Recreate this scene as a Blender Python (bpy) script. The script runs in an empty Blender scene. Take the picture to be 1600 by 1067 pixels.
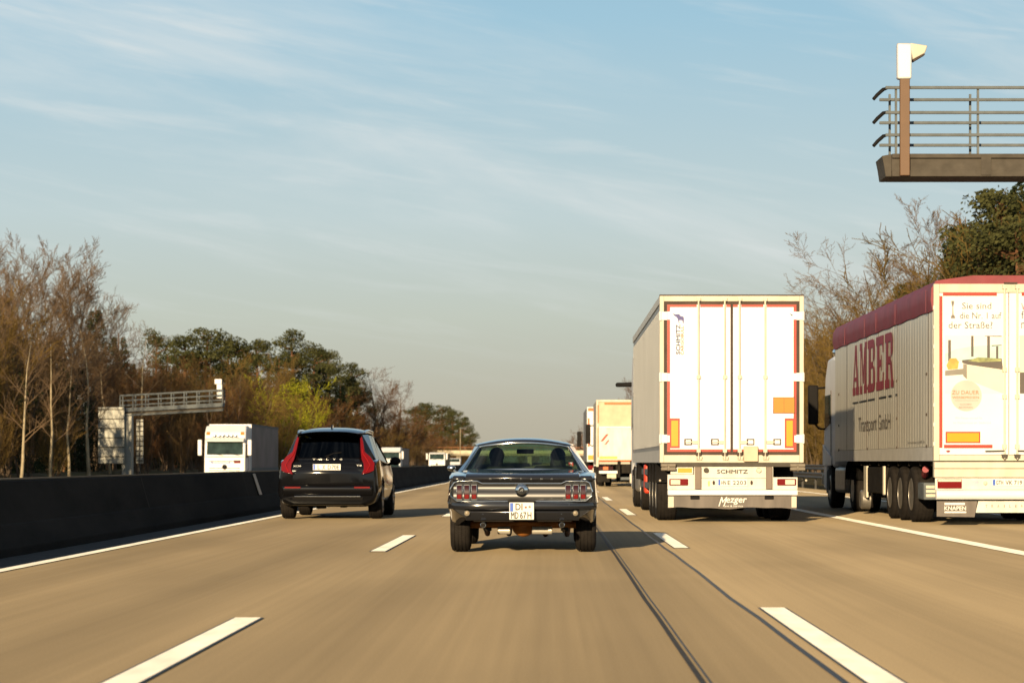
import bpy, bmesh, math, random
from mathutils import Vector, Matrix
S = bpy.context.scene
C = S.collection
R = math.radians

# ------------------------------------------------------------ camera, sky, sun, exposure
cam = bpy.data.objects.new('camera', bpy.data.cameras.new('camera'))
C.objects.link(cam); S.camera = cam
cam.location = (0, 0, 1.08)
cam.rotation_euler = (R(90), 0, 0)
cam.data.sensor_width = 36
cam.data.lens = 81
cam.data.shift_x = -62 / 1600
cam.data.shift_y = 188.5 / 1600
cam.data.clip_start = 0.5
cam.data.clip_end = 9000
cam.data.dof.use_dof = True
cam.data.dof.focus_distance = 30
cam.data.dof.aperture_fstop = 4.0

SUN_DIR = Vector((1.13, 4.8, -1.0)).normalized()      # the way the light travels
sun = bpy.data.objects.new('sun', bpy.data.lights.new('sun', 'SUN'))
C.objects.link(sun)
sun.data.energy = 5.0
sun.data.angle = R(0.5)
sun.data.color = (1.0, 0.76, 0.45)
sun.rotation_euler = SUN_DIR.to_track_quat('-Z', 'Y').to_euler()
sun.location = (-30, -60, 40)

W = bpy.data.worlds.new('World'); S.world = W; W.use_nodes = True
nt = W.node_tree; nt.nodes.clear()
def wn(t, **k):
    n = nt.nodes.new(t)
    for a, b in k.items(): setattr(n, a, b)
    return n
out = wn('ShaderNodeOutputWorld'); bg = wn('ShaderNodeBackground')
sky = wn('ShaderNodeTexSky', sky_type='NISHITA', sun_disc=False)
sky.sun_elevation = math.asin(-SUN_DIR.z)
sky.sun_rotation = math.atan2(-SUN_DIR.x, -SUN_DIR.y)
sky.altitude = 100; sky.air_density = 1.0; sky.dust_density = 1.2; sky.ozone_density = 1.6
tc = wn('ShaderNodeTexCoord')
sep = wn('ShaderNodeSeparateXYZ'); nt.links.new(tc.outputs['Generated'], sep.inputs[0])
# hazy lower air in front of the sky model: warm grey at the horizon, pale teal above it
lo = wn('ShaderNodeValToRGB'); zr = wn('ShaderNodeMapRange')
zr.inputs['From Min'].default_value = 0.0; zr.inputs['From Max'].default_value = 0.5
nt.links.new(sep.outputs['Z'], zr.inputs['Value']); nt.links.new(zr.outputs[0], lo.inputs[0])
stops = [(.0, (.46, .42, .32)), (.04, (.50, .465, .365)), (.126, (.545, .590, .515)), (.21, (.535, .645, .655)), (.38, (.355, .570, .70)), (.60, (.24, .42, .60)), (1.0, (.16, .32, .52))]
el = lo.color_ramp.elements
el[0].position = 0; el[1].position = 1
for q, c in stops[1:-1]: el.new(q)
for e_, (q, c) in zip(sorted(el, key=lambda e: e.position), stops): e_.position = q; e_.color = (*c, 1)
scl = wn('ShaderNodeVectorMath', operation='SCALE'); scl.inputs['Scale'].default_value = 14.1
nt.links.new(lo.outputs['Color'], scl.inputs[0])
ff = wn('ShaderNodeMapRange', interpolation_type='SMOOTHSTEP')
ff.inputs['From Min'].default_value = .20; ff.inputs['From Max'].default_value = .50
ff.inputs['To Min'].default_value = 1; ff.inputs['To Max'].default_value = 0
nt.links.new(sep.outputs['Z'], ff.inputs['Value'])
low = wn('ShaderNodeMix', data_type='RGBA'); nt.links.new(ff.outputs[0], low.inputs['Factor'])
nt.links.new(sky.outputs[0], low.inputs['A']); nt.links.new(scl.outputs[0], low.inputs['B'])
# thin streaked cirrus, long along the horizon and slightly tilted
def cloud(rot, scale, loc, nscale, f0, f1, amount):
    m1 = wn('ShaderNodeMapping'); m1.inputs['Rotation'].default_value = (0, R(rot), 0)
    nt.links.new(tc.outputs['Generated'], m1.inputs[0])
    m2 = wn('ShaderNodeMapping'); m2.inputs['Scale'].default_value = scale; m2.inputs['Location'].default_value = loc
    nt.links.new(m1.outputs[0], m2.inputs[0])
    nz = wn('ShaderNodeTexNoise'); nz.inputs['Scale'].default_value = nscale; nz.inputs['Detail'].default_value = 10
    nz.inputs['Roughness'].default_value = 0.58; nz.inputs['Distortion'].default_value = 0.35
    nt.links.new(m2.outputs[0], nz.inputs['Vector'])
    r_ = wn('ShaderNodeMapRange', interpolation_type='SMOOTHSTEP'); r_.inputs['From Min'].default_value = f0; r_.inputs['From Max'].default_value = f1
    r_.inputs['To Min'].default_value = 0.0; r_.inputs['To Max'].default_value = amount
    nt.links.new(nz.outputs['Fac'], r_.inputs['Value']); return r_.outputs[0]
c1 = cloud(-13, (3.0, 3.0, 19), (1.7, 0.4, 2.2), 1.0, .44, .70, .56)
c2 = cloud(-9, (9, 9, 90), (4.2, 1.1, 0.3), 1.0, .50, .74, .30)
ca = wn('ShaderNodeMath', operation='ADD'); ca.use_clamp = True; nt.links.new(c1, ca.inputs[0]); nt.links.new(c2, ca.inputs[1])
cf = wn('ShaderNodeMapRange'); cf.inputs['From Min'].default_value = .02; cf.inputs['From Max'].default_value = .09
nt.links.new(sep.outputs['Z'], cf.inputs['Value'])
cm_ = wn('ShaderNodeMath', operation='MULTIPLY'); nt.links.new(ca.outputs[0], cm_.inputs[0]); nt.links.new(cf.outputs[0], cm_.inputs[1])
mix = wn('ShaderNodeMix', data_type='RGBA'); nt.links.new(cm_.outputs[0], mix.inputs['Factor'])
nt.links.new(low.outputs['Result'], mix.inputs['A']); mix.inputs['B'].default_value = (10.6, 11.1, 11.0, 1)
nt.links.new(mix.outputs['Result'], bg.inputs['Color'])
bg.inputs['Strength'].default_value = 0.05
nt.links.new(bg.outputs[0], out.inputs[0])

S.view_settings.view_transform = 'Standard'
S.view_settings.look = 'None'
S.view_settings.exposure = 0.5
S.view_settings.gamma = 1.0
try:
    S.cycles.max_bounces = 8; S.cycles.transparent_max_bounces = 24
except Exception: pass

# ------------------------------------------------------------ materials
MATS = {}
def mat(name, col, rough=0.6, metal=0.0, var=0.12, scale=3.0, bump=0.0, bscale=40, coat=0.0,
        stretch=(1, 1, 1), emit=0.0, spec=0.5, col2=None, detail=5, drough=0.0):
    if name in MATS: return MATS[name]
    if rough >= .7 and spec == .5: spec = .15
    m = bpy.data.materials.new(name); m.use_nodes = True
    n = m.node_tree; b = n.nodes['Principled BSDF']
    b.inputs['Roughness'].default_value = rough; b.inputs['Metallic'].default_value = metal
    b.inputs['Specular IOR Level'].default_value = spec
    b.inputs['Diffuse Roughness'].default_value = drough
    if coat: b.inputs['Coat Weight'].default_value = coat; b.inputs['Coat Roughness'].default_value = 0.04
    tcn = n.nodes.new('ShaderNodeTexCoord'); mpn = n.nodes.new('ShaderNodeMapping')
    mpn.inputs['Scale'].default_value = stretch
    n.links.new(tcn.outputs['Object'], mpn.inputs[0])
    no = n.nodes.new('ShaderNodeTexNoise'); no.inputs['Scale'].default_value = scale
    no.inputs['Detail'].default_value = detail
    n.links.new(mpn.outputs[0], no.inputs['Vector'])
    mr = n.nodes.new('ShaderNodeMapRange')
    mr.inputs['From Min'].default_value = 0.3; mr.inputs['From Max'].default_value = 0.7
    n.links.new(no.outputs['Fac'], mr.inputs['Value'])
    mi = n.nodes.new('ShaderNodeMix'); mi.data_type = 'RGBA'
    a = [max(0, c * (1 - var)) for c in col]; c2 = col2 if col2 else [min(1, c * (1 + var)) for c in col]
    mi.inputs['A'].default_value = (*a, 1); mi.inputs['B'].default_value = (*c2, 1)
    n.links.new(mr.outputs[0], mi.inputs['Factor'])
    n.links.new(mi.outputs['Result'], b.inputs['Base Color'])
    if bump:
        nb = n.nodes.new('ShaderNodeTexNoise'); nb.inputs['Scale'].default_value = bscale
        n.links.new(mpn.outputs[0], nb.inputs['Vector'])
        bp = n.nodes.new('ShaderNodeBump'); bp.inputs['Strength'].default_value = bump
        bp.inputs['Distance'].default_value = 0.02
        n.links.new(nb.outputs['Fac'], bp.inputs['Height']); n.links.new(bp.outputs[0], b.inputs['Normal'])
    if emit:
        b.inputs['Emission Color'].default_value = (*col, 1); b.inputs['Emission Strength'].default_value = emit
    MATS[name] = m
    return m
def glass(name, tintc, reflect=0.9, rough=0.02):
    m = bpy.data.materials.new(name); m.use_nodes = True; n = m.node_tree; n.nodes.clear()
    o = n.nodes.new('ShaderNodeOutputMaterial'); t = n.nodes.new('ShaderNodeBsdfTransparent')
    t.inputs[0].default_value = (*tintc, 1)
    g = n.nodes.new('ShaderNodeBsdfGlossy'); g.inputs['Roughness'].default_value = rough
    g.inputs[0].default_value = (reflect, reflect, reflect, 1)
    f = n.nodes.new('ShaderNodeFresnel'); ge = n.nodes.new('ShaderNodeNewGeometry'); mr = n.nodes.new('ShaderNodeMapRange')
    mr.inputs['To Min'].default_value = 1.5; mr.inputs['To Max'].default_value = 1/1.5
    n.links.new(ge.outputs['Backfacing'], mr.inputs['Value']); n.links.new(mr.outputs[0], f.inputs[0])
    x = n.nodes.new('ShaderNodeMixShader')
    n.links.new(f.outputs[0], x.inputs[0]); n.links.new(t.outputs[0], x.inputs[1]); n.links.new(g.outputs[0], x.inputs[2])
    n.links.new(x.outputs[0], o.inputs[0])
    return m

M = dict(
 doorwhite=mat('cool white door panel', (.74, .78, .86), .42, var=.03, scale=.9, spec=.4),
 white=mat('white paint', (.76, .76, .77), .42, var=.05, scale=1.3, spec=.4),
 cream=mat('grimy cream paint', (.58, .54, .44), .5, var=.14, scale=4, stretch=(1, 1, .4)),
 dirtywhite=mat('road stained white paint', (.66, .63, .56), .5, var=.16, scale=3, stretch=(1.5, 1.5, .5)),
 trailergrey=mat('weathered grey trailer side', (.29, .30, .31), .42, var=.10, scale=.9, stretch=(1, .7, .6), metal=.1),
 alu=mat('ribbed aluminium side', (.64, .62, .55), .38, var=.08, scale=1.1, metal=.25, stretch=(1, 3, .3)),
 steel=mat('galvanised steel', (.125, .14, .15), .7, metal=.0, var=.15, scale=6),
 darksteel=mat('brown grey steel', (.080, .070, .058), .7, metal=.0, var=.2, scale=5),
 adtext=mat('dark slate print', (.07, .075, .09), .6, var=.05),
 palerail=mat('pale side rail', (.58, .57, .54), .45, var=.1),
 chrome=mat('chrome', (.82, .82, .80), .10, metal=1, var=.03),
 blackpl=mat('black plastic', (.012, .011, .011), .75, var=.2),
 rubber=mat('tyre rubber', (.020, .017, .015), .85, var=.3, scale=9, bump=.3, bscale=60),
 chassis=mat('dusty black chassis', (.020, .017, .014), .8, var=.4, scale=5),
 seal=mat('brown door seal', (.075, .055, .045), .7, var=.2),
 red=mat('red reflective tape', (.36, .030, .012), .4, var=.08),
 redtarp=mat('faded crimson tarpaulin', (.21, .024, .036), .55, var=.16, scale=2.4, bump=.5, bscale=3),
 redlet=mat('crimson lettering', (.27, .022, .038), .5, var=.15, scale=5),
 orange=mat('orange plate', (.56, .185, .0), .4, var=.05),
 yellow=mat('yellow reflector', (.66, .31, .0), .35, var=.06),
 navy=mat('navy print', (.03, .035, .10), .5, var=.05),
 blackpr=mat('black print', (.02, .02, .02), .5, var=.05),
 greypr=mat('faded grey print', (.22, .20, .17), .5, var=.1),
 brownpr=mat('grey brown print', (.16, .14, .12), .5, var=.1),
 orangepr=mat('orange print', (.65, .13, .02), .5, var=.05),
 bluepr=mat('plate blue', (.01, .09, .50), .4, var=.05),
 plate=mat('plate white', (.74, .74, .70), .4, var=.04),
 lampred=mat('red lamp lens', (.17, .0035, .0035), .15, var=.08, coat=.6),
 lampdark=mat('dark red lamp lens', (.030, .002, .003), .18, var=.1, coat=.6),
 lampclear=mat('pale lamp lens', (.70, .62, .50), .2, var=.08, coat=.5),
 rim=mat('steel wheel rim', (.30, .28, .25), .4, metal=.6, var=.25, scale=8),
 flap=mat('grey mud flap', (.13, .11, .095), .6, var=.25, scale=5, stretch=(1, 1, .3)),
 concrete=mat('shade darkened concrete', (.014, .012, .0105), .95, var=.6, scale=1.6, bump=.3, bscale=9, stretch=(1, .25, 1)),  # shade of the barrier's sunless face put into a near-black base colour
 carpaint=mat('dark grey metallic paint', (.020, .020, .023), .14, metal=.25, var=.05, coat=.9),
 carblack=mat('black gloss paint', (.005, .005, .006), .10, metal=.0, var=.05, coat=.25, spec=.35),
 carblue=mat('blue grey car paint', (.10, .12, .15), .25, metal=.4, var=.05, coat=.8),
 tail=mat('brushed tail panel', (.115, .115, .118), .32, metal=.85, var=.12, scale=6, stretch=(.4, 1, 5)),
 axle=mat('rust primed axle', (.40, .15, .03), .6, var=.25, scale=8),
 tank=mat('pale silencer', (.60, .56, .48), .4, metal=.4, var=.1),
 interior=mat('black vinyl', (.014, .013, .013), .6, var=.2),
 skin=mat('skin', (.46, .27, .19), .55, var=.08),
 cloth=mat('dark jacket cloth', (.025, .024, .028), .85, var=.2),
 hair=mat('dark hair', (.018, .012, .008), .6, var=.2, bump=.5),
 bark=mat('grey brown bark', (.125, .090, .062), .9, var=.3, scale=3, stretch=(1, 1, .3)),
 palebark=mat('pale birch bark', (.36, .30, .20), .85, var=.35, scale=2.5, stretch=(1, 1, .5)),
 pinebark=mat('orange brown pine bark', (.17, .085, .045), .9, var=.3, scale=3),
 twig=mat('brown twigs', (.125, .078, .034), .9, var=.35, scale=.45),
 twigred=mat('russet twigs', (.130, .064, .027), .9, var=.35, scale=.4),
 twigyel=mat('ochre twigs', (.165, .106, .032), .9, var=.3, scale=.4),
 twiggrey=mat('grey brown twigs', (.165, .110, .066), .9, var=.25, scale=.4),
 pine=mat('pine needles', (.046, .056, .018), .8, var=.45, scale=.8, col2=(.088, .088, .030)),
 spruce=mat('spruce needles', (.024, .036, .014), .8, var=.4, scale=.9),
 lime=mat('fresh lime leaves', (.27, .27, .016), .7, var=.3, scale=.7),
 olive=mat('olive brown leaves', (.11, .085, .022), .8, var=.4, scale=.6, col2=(.17, .105, .03)),
 ad_sea=mat('poster pale teal', (.42, .60, .58), .5, var=.15, scale=3), ad_dark=mat('poster dark brown', (.09, .075, .065), .5, var=.1),
 ad_cream=mat('poster cream', (.70, .62, .50), .5, var=.05), ad_gold=mat('poster gold', (.55, .33, .06), .5, var=.2, scale=9),
 ad_green=mat('poster green', (.25, .27, .10), .5, var=.4, scale=12), ad_badge=mat('poster badge', (.52, .46, .42), .5, var=.08),
 sign=mat('weathered sign back', (.30, .30, .27), .5, var=.12, scale=1.3, metal=.3),
)
M['glass'] = glass('green tinted car glass', (.38, .50, .39))
M['sglass'] = glass('dark privacy glass', (.05, .055, .06))
M['tglass'] = mat('truck windscreen', (.022, .040, .036), .06, var=.5, scale=2, spec=.35)

# ------------------------------------------------------------ mesh builder
class MB:
    def __init__(s): s.v = []; s.f = []
    def quad(s, *p):
        i = len(s.v); s.v += [tuple(a) for a in p]; s.f.append(tuple(range(i, i + len(p)))); return s
    def box(s, x0, x1, y0, y1, z0, z1):
        i = len(s.v)
        s.v += [(x0,y0,z0),(x1,y0,z0),(x1,y1,z0),(x0,y1,z0),(x0,y0,z1),(x1,y0,z1),(x1,y1,z1),(x0,y1,z1)]
        s.f += [tuple(i+k for k in q) for q in ((0,3,2,1),(4,5,6,7),(0,1,5,4),(1,2,6,5),(2,3,7,6),(3,0,4,7))]
        return s
    def _pr(s, A, B):
        i = len(s.v); n = len(A); s.v += A + B
        s.f.append(tuple(range(i, i+n))); s.f.append(tuple(range(i+2*n-1, i+n-1, -1)))
        for k in range(n): j = (k+1) % n; s.f.append((i+k, i+n+k, i+n+j, i+j))
        return s
    def prx(s, poly, x0, x1): return s._pr([(x0, a, b) for a, b in poly], [(x1, a, b) for a, b in poly])
    def pry(s, poly, y0, y1): return s._pr([(a, y0, b) for a, b in poly], [(a, y1, b) for a, b in poly])
    def prz(s, poly, z0, z1): return s._pr([(a, b, z0) for a, b in poly], [(a, b, z1) for a, b in poly])
    def tube(s, pts, rad, n=8, caps=True, closed=False):
        pts = [Vector(p) for p in pts]; i0 = len(s.v); m = len(pts)
        if not hasattr(rad, '__len__'): rad = [rad] * m
        up = Vector((0.13, 0.21, 0.97))
        for k, p in enumerate(pts):
            if closed: d = pts[(k+1) % m] - pts[k-1]
            else: d = pts[min(k+1, m-1)] - pts[max(k-1, 0)]
            if d.length < 1e-9: d = Vector((0, 0, 1))
            d.normalize()
            a = d.cross(up)
            if a.length < .05: a = d.cross(Vector((1, 0, 0)))
            a.normalize(); b = d.cross(a)
            for j in range(n):
                t = 2*math.pi*j/n; q = p + (a*math.cos(t) + b*math.sin(t))*rad[k]; s.v.append((q.x, q.y, q.z))
        for k in range(m if closed else m-1):
            for j in range(n):
                A = i0 + k*n; B = i0 + ((k+1) % m)*n; jj = (j+1) % n
                s.f.append((A+j, A+jj, B+jj, B+j))
        if caps and not closed:
            s.f.append(tuple(i0+j for j in range(n-1, -1, -1))); s.f.append(tuple(i0+(m-1)*n+j for j in range(n)))
        return s
    def cyl(s, a, b, r, r2=None, n=16): return s.tube([a, b], [r, r if r2 is None else r2], n)
    def lathe(s, prof, c=(0, 0, 0), n=32, axis=0):
        i0 = len(s.v); m = len(prof)
        for a, r in prof:
            for j in range(n):
                t = 2*math.pi*j/n; q = [0, 0, 0]; q[axis] = a; q[(axis+1) % 3] = r*math.cos(t); q[(axis+2) % 3] = r*math.sin(t)
                s.v.append((q[0]+c[0], q[1]+c[1], q[2]+c[2]))
        for k in range(m-1):
            for j in range(n):
                jj = (j+1) % n; s.f.append((i0+k*n+j, i0+k*n+jj, i0+(k+1)*n+jj, i0+(k+1)*n+j))
        s.f.append(tuple(i0+j for j in range(n-1, -1, -1))); s.f.append(tuple(i0+(m-1)*n+j for j in range(n)))
        return s
    def ell(s, c, r, n=16, m=10):
        prof = [(-math.cos(math.pi*k/m), max(1e-3, math.sin(math.pi*k/m))) for k in range(m+1)]
        i = len(s.v); s.lathe(prof, n=n, axis=2)
        s.v[i:] = [(c[0]+a*r[0], c[1]+b*r[1], c[2]+d*r[2]) for a, b, d in s.v[i:]]
        return s
    def build(s, name, m, parent=None, smooth=35, bevel=0, fix=True, loc=None, seg=2):
        me = bpy.data.meshes.new(name); me.from_pydata(s.v, [], s.f); me.validate()
        if fix:
            bm = bmesh.new(); bm.from_mesh(me); bmesh.ops.recalc_face_normals(bm, faces=bm.faces); bm.to_mesh(me); bm.free()
        me.materials.append(m)
        return put(name, me, parent, smooth, bevel, loc, seg)
def put(name, me, parent=None, smooth=35, bevel=0, loc=None, seg=2):
    if smooth:
        for p in me.polygons: p.use_smooth = True
        me.set_sharp_from_angle(angle=R(smooth))
    o = bpy.data.objects.new(name, me); C.objects.link(o)
    if parent: o.parent = parent
    if loc: o.location = loc
    if bevel:
        b = o.modifiers.new('bevel', 'BEVEL'); b.width = bevel; b.segments = seg; b.limit_method = 'ANGLE'; b.angle_limit = R(40)
        b.harden_normals = False
    return o
def evaluated(o):
    dg = bpy.context.evaluated_depsgraph_get(); e = o.evaluated_get(dg)
    return bpy.data.meshes.new_from_object(e, depsgraph=dg)
def thing(name, label, cat, loc=(0, 0, 0), rz=0, group=None):
    o = bpy.data.objects.new(name, None); C.objects.link(o); o.empty_display_size = .3
    o.location = loc; o.rotation_euler = (0, 0, rz); return tag(o, label, cat, group)
def tag(o, label, cat, group=None):
    o['label'] = label; o['category'] = cat
    if group: o['group'] = group
    return o
def struct(o, kind='structure'): o['kind'] = kind; return o
def mir(poly): return [(-a, b) for a, b in reversed(poly)]

def text(s, box, m, parent, O=(0, 0, 0), u=(1, 0, 0), v=(0, 0, 1), name='lettering', depth=.004, shear=0, bold=0, keep=False):
    """lettering fitted to box (u0,u1,v0,v1) on the plane O + a*u + b*v"""
    cu = bpy.data.curves.new(name, 'FONT'); cu.body = s; cu.size = 1; cu.shear = shear; cu.resolution_u = 2
    ob = bpy.data.objects.new(name, cu); C.objects.link(ob)
    bpy.context.view_layer.update()
    me = evaluated(ob); bpy.data.objects.remove(ob)
    xs = [a.co.x for a in me.vertices]; ys = [a.co.y for a in me.vertices]
    u0, u1, v0, v1 = box; O = Vector(O); u = Vector(u); v = Vector(v); n = u.cross(v)
    sx = (u1-u0)/(max(xs)-min(xs)); sy = (v1-v0)/(max(ys)-min(ys))
    if keep: sx = sy
    for a in me.vertices:
        a.co = O + u*(u0+(a.co.x-min(xs))*sx) + v*(v0+(a.co.y-min(ys))*sy) + n*depth
    if bold:                                            # heavier strokes: copies a hair apart, each on its own plane
        e = min(bold, .05)*abs(v1-v0)*.9
        bm = bmesh.new(); bm.from_mesh(me)
        for k, (a, b_) in enumerate(((e, 0), (-e, 0), (0, e), (0, -e))):
            t2 = me.copy(); t2.transform(Matrix.Translation(u*a+v*b_+n*(.0006*(k+1)))); bm.from_mesh(t2); bpy.data.meshes.remove(t2)
        bm.to_mesh(me); bm.free()
    me.materials.clear(); me.materials.append(m)
    return put(name, me, parent, smooth=0)
# ------------------------------------------------------------ lofted car bodies
def catmull(P, n):
    out = []
    for i in range(len(P)-1):
        p0 = P[max(i-1, 0)]; p1 = P[i]; p2 = P[i+1]; p3 = P[min(i+2, len(P)-1)]
        for k in range(n):
            t = k/n
            out.append(tuple(.5*((2*b)+(-a+c)*t+(2*a-5*b+4*c-d)*t*t+(-a+3*b-3*c+d)*t**3) for a, b, c, d in zip(p0, p1, p2, p3)))
    out.append(tuple(P[-1])); return out
def loft(stations, nu=5, nv=5):
    cols = [catmull(pts, nu) for y, pts in stations]
    n = len(cols[0]); ys = [(y,) for y, _ in stations]
    flat = [tuple([stations[i][0]] + [c for p in cols[i] for c in p]) for i in range(len(stations))]
    rows = catmull(flat, nv)
    mb = MB(); m = 2*n-2
    for r in rows:
        y = r[0]; pr = [(r[1+2*k], r[2+2*k]) for k in range(n)]
        ring = pr + [(-a, b) for a, b in reversed(pr[1:-1])]
        mb.v += [(a, y, b) for a, b in ring]
    for k in range(len(rows)-1):
        for j in range(m):
            jj = (j+1) % m; mb.f.append((k*m+j, k*m+jj, (k+1)*m+jj, (k+1)*m+j))
    mb.f.append(tuple(range(m-1, -1, -1))); mb.f.append(tuple(range((len(rows)-1)*m, len(rows)*m)))
    return mb
CARVE_OWN = True
def carve(o, cutters, own=False):
    for cm in cutters:
        c = cm.build('cutter', MATS['black plastic'], o.parent, smooth=0)
        b = o.modifiers.new('b', 'BOOLEAN'); b.object = c; b.operation = 'DIFFERENCE'; b.solver = 'EXACT'; b.use_self = True
        bpy.context.view_layer.update(); me = evaluated(o); o.modifiers.clear(); o.data = me
        bpy.data.objects.remove(c)
    for p in o.data.polygons: p.use_smooth = True
    o.data.set_sharp_from_angle(angle=R(32))
def row(xe, ye, ze, yc, zc, n=14, pw=2.2):
    return [(xe*t, yc+(ye-yc)*abs(t)**2, zc+(ze-zc)*abs(t)**pw) for t in [2*k/n-1 for k in range(n+1)]]
def patch(rows, name, m, parent, thick=0.0, smooth=50):
    mb = MB(); n = len(rows[0])
    for r in rows: mb.v += r
    for i in range(len(rows)-1):
        for j in range(n-1): mb.f.append((i*n+j, i*n+j+1, (i+1)*n+j+1, (i+1)*n+j))
    o = mb.build(name, m, parent, smooth=smooth)
    if thick: s = o.modifiers.new('s', 'SOLIDIFY'); s.thickness = thick; s.offset = 0
    return o
def sides(poly, name, m, parent, thick=0.0):
    for sx in (1, -1):
        mb = MB(); mb.quad(*[(sx*a, b, c) for a, b, c in poly])
        o = mb.build(name, m, parent, smooth=0)
        if thick: s = o.modifiers.new('s', 'SOLIDIFY'); s.thickness = thick; s.offset = 0
def wheel(parent, x, y, r, w, rimr, side, dish=.04, rimmat=None, hub=None, grooves=True, spokes=0):
    h = w/2
    pr = [(-h+.02, rimr), (-h, rimr+.03), (-h-.004, r*.80), (-h+.012, r*.94), (-h+.035, r*.985)]
    if grooves:
        for g in (-.55, -.18, .18, .55):
            c = g*h; e = .006 if r < .4 else .009
            pr += [(c-e, r), (c-e, r-.011), (c+e, r-.011), (c+e, r)]
    pr += [(h-.035, r*.985), (h-.012, r*.94), (h+.004, r*.80), (h, rimr+.03), (h-.02, rimr)]
    t = MB().lathe(pr, n=40).build('wheel', M['rubber'], parent, smooth=40, loc=(x, y, r))
    e = side*h
    rp = [(e*.95, rimr*1.02), (e*.99, rimr*.96), (e*.80-side*dish, rimr*.86), (e*.72-side*dish, rimr*.5), (e*.9, rimr*.30), (e*.95, rimr*.22), (e*1.02, .01)]
    q = MB().lathe(rp, n=32)
    for k in range(spokes):
        a = 2*math.pi*k/spokes; q.cyl((e*.72, rimr*.2*math.cos(a), rimr*.2*math.sin(a)), (e*.9, rimr*.93*math.cos(a), rimr*.93*math.sin(a)), .028, .035, 6)
    q.build('rim', rimmat or M['rim'], t, smooth=40)
    return t
def plate(parent, cx, y, cz, w, h, lines, euw=.045):
    p = MB().box(cx-w/2, cx+w/2, y, y+.012, cz-h/2, cz+h/2).build('number_plate', M['plate'], parent, bevel=.004)
    b = MB().box(cx-w/2+.008, cx-w/2+euw, y-.003, y, cz+h/2-min(h, .11)+.004, cz+h/2-.006); b.build('blue_band', M['bluepr'], p)
    for s, bx in lines: text(s, (cx+bx[0], cx+bx[1], cz+bx[2], cz+bx[3]), M['blackpr'], p, O=(0, y-.002, 0), bold=.02)
    return p

def person(label, x, y, zs, lean=0, armz=.30, hairm='hair', clothm='cloth', longhair=False):
    """seated figure, facing +y, pelvis at zs"""
    V = []; E = []; Rr = []
    def add(p, r, par=None):
        V.append(p); Rr.append(r)
        if par is not None: E.append((par, len(V)-1))
        return len(V)-1
    p0 = add((0, 0, .10), .15); s1 = add((lean*.3, -.05, .28), .135, p0); s2 = add((lean*.7, -.09, .46), .15, s1)
    nk = add((lean, -.05, .62), .058, s2); h0 = add((lean, -.02, .70), .070, nk); h1 = add((lean, .0, .79), .088, h0); add((lean, -.01, .865), .062, h1)
    nose = add((lean, .075, .745), .022, h1); add((lean, .108, .735), .011, nose)
    for s in (-1, 1):
        sh = add((s*.19+lean, -.07, .52), .065, s2); el = add((s*.27+lean, .12, .30), .046, sh); wr = add((s*.17, .40, armz), .03, el)
        pm = add((s*.16, .46, armz+.02), .032, wr)
        for f, (dxf, ln) in enumerate(((-.03, .055), (-.01, .065), (.01, .062), (.03, .05))):
            a = add((s*.16+dxf, .49, armz+.035), .0095, pm); add((s*.16+dxf, .49+ln*.5, armz+.02), .008, a)
        th = add((s*.13, .46, armz+.05), .011, pm); add((s*.115, .48, armz+.07), .009, th)
        hp = add((s*.10, .05, .07), .095, p0); kn = add((s*.15, .45, .13), .065, hp); an = add((s*.14, .75, -.20), .042, kn); add((s*.14, .90, -.22), .038, an)
        add((s*.075+lean, .0, .76), .018, h1)
    me = bpy.data.meshes.new('person'); me.from_pydata(V, E, []); o = bpy.data.objects.new('person', me); C.objects.link(o)
    o.modifiers.new('skin', 'SKIN'); o.modifiers.new('sub', 'SUBSURF').levels = 1
    for i, sv in enumerate(me.skin_vertices[0].data):
        sv.radius = (Rr[i], Rr[i]*(.78 if i in (1, 2) else 1)); sv.use_root = (i == 0)
    bpy.context.view_layer.update(); m2 = evaluated(o); bpy.data.objects.remove(o)
    m2.materials.clear(); m2.materials.append(M['skin'])
    b = put('person', m2, smooth=60, loc=(x, y, zs)); tag(b, label, 'person', 'people in the front seats')
    jk = MB(); jk.ell((lean*.6, -.075, .38), (.215, .135, .24), 18, 12)
    for s in (-1, 1):
        jk.tube([(s*.16+lean, -.07, .53), (s*.20+lean, -.06, .50), (s*.27+lean, .12, .30), (s*.18, .36, armz)], [.07, .078, .062, .045], 10)
    jk.build('jacket', M[clothm], b, smooth=60)
    hr = MB().ell((lean, -.028, .80), (.098, .105, .105 if not longhair else .11), 18, 12)
    if longhair: hr.ell((lean, -.06, .70), (.10, .06, .16), 14, 10)
    hr.ell((lean, -.055, .735), (.085, .05, .10), 14, 10); jk_ = MB().ell((lean, -.065, .62), (.10, .07, .055), 14, 10); jk_.build('collar', M[clothm], b, smooth=60)
    hr.build('hair', M[hairm], b, smooth=60)
    ey = MB()
    for s in (-1, 1): ey.ell((lean+s*.032, .083, .785), (.012, .01, .008), 8, 6)
    ey.build('eyes', M['blackpr'], b)
    return b

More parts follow.
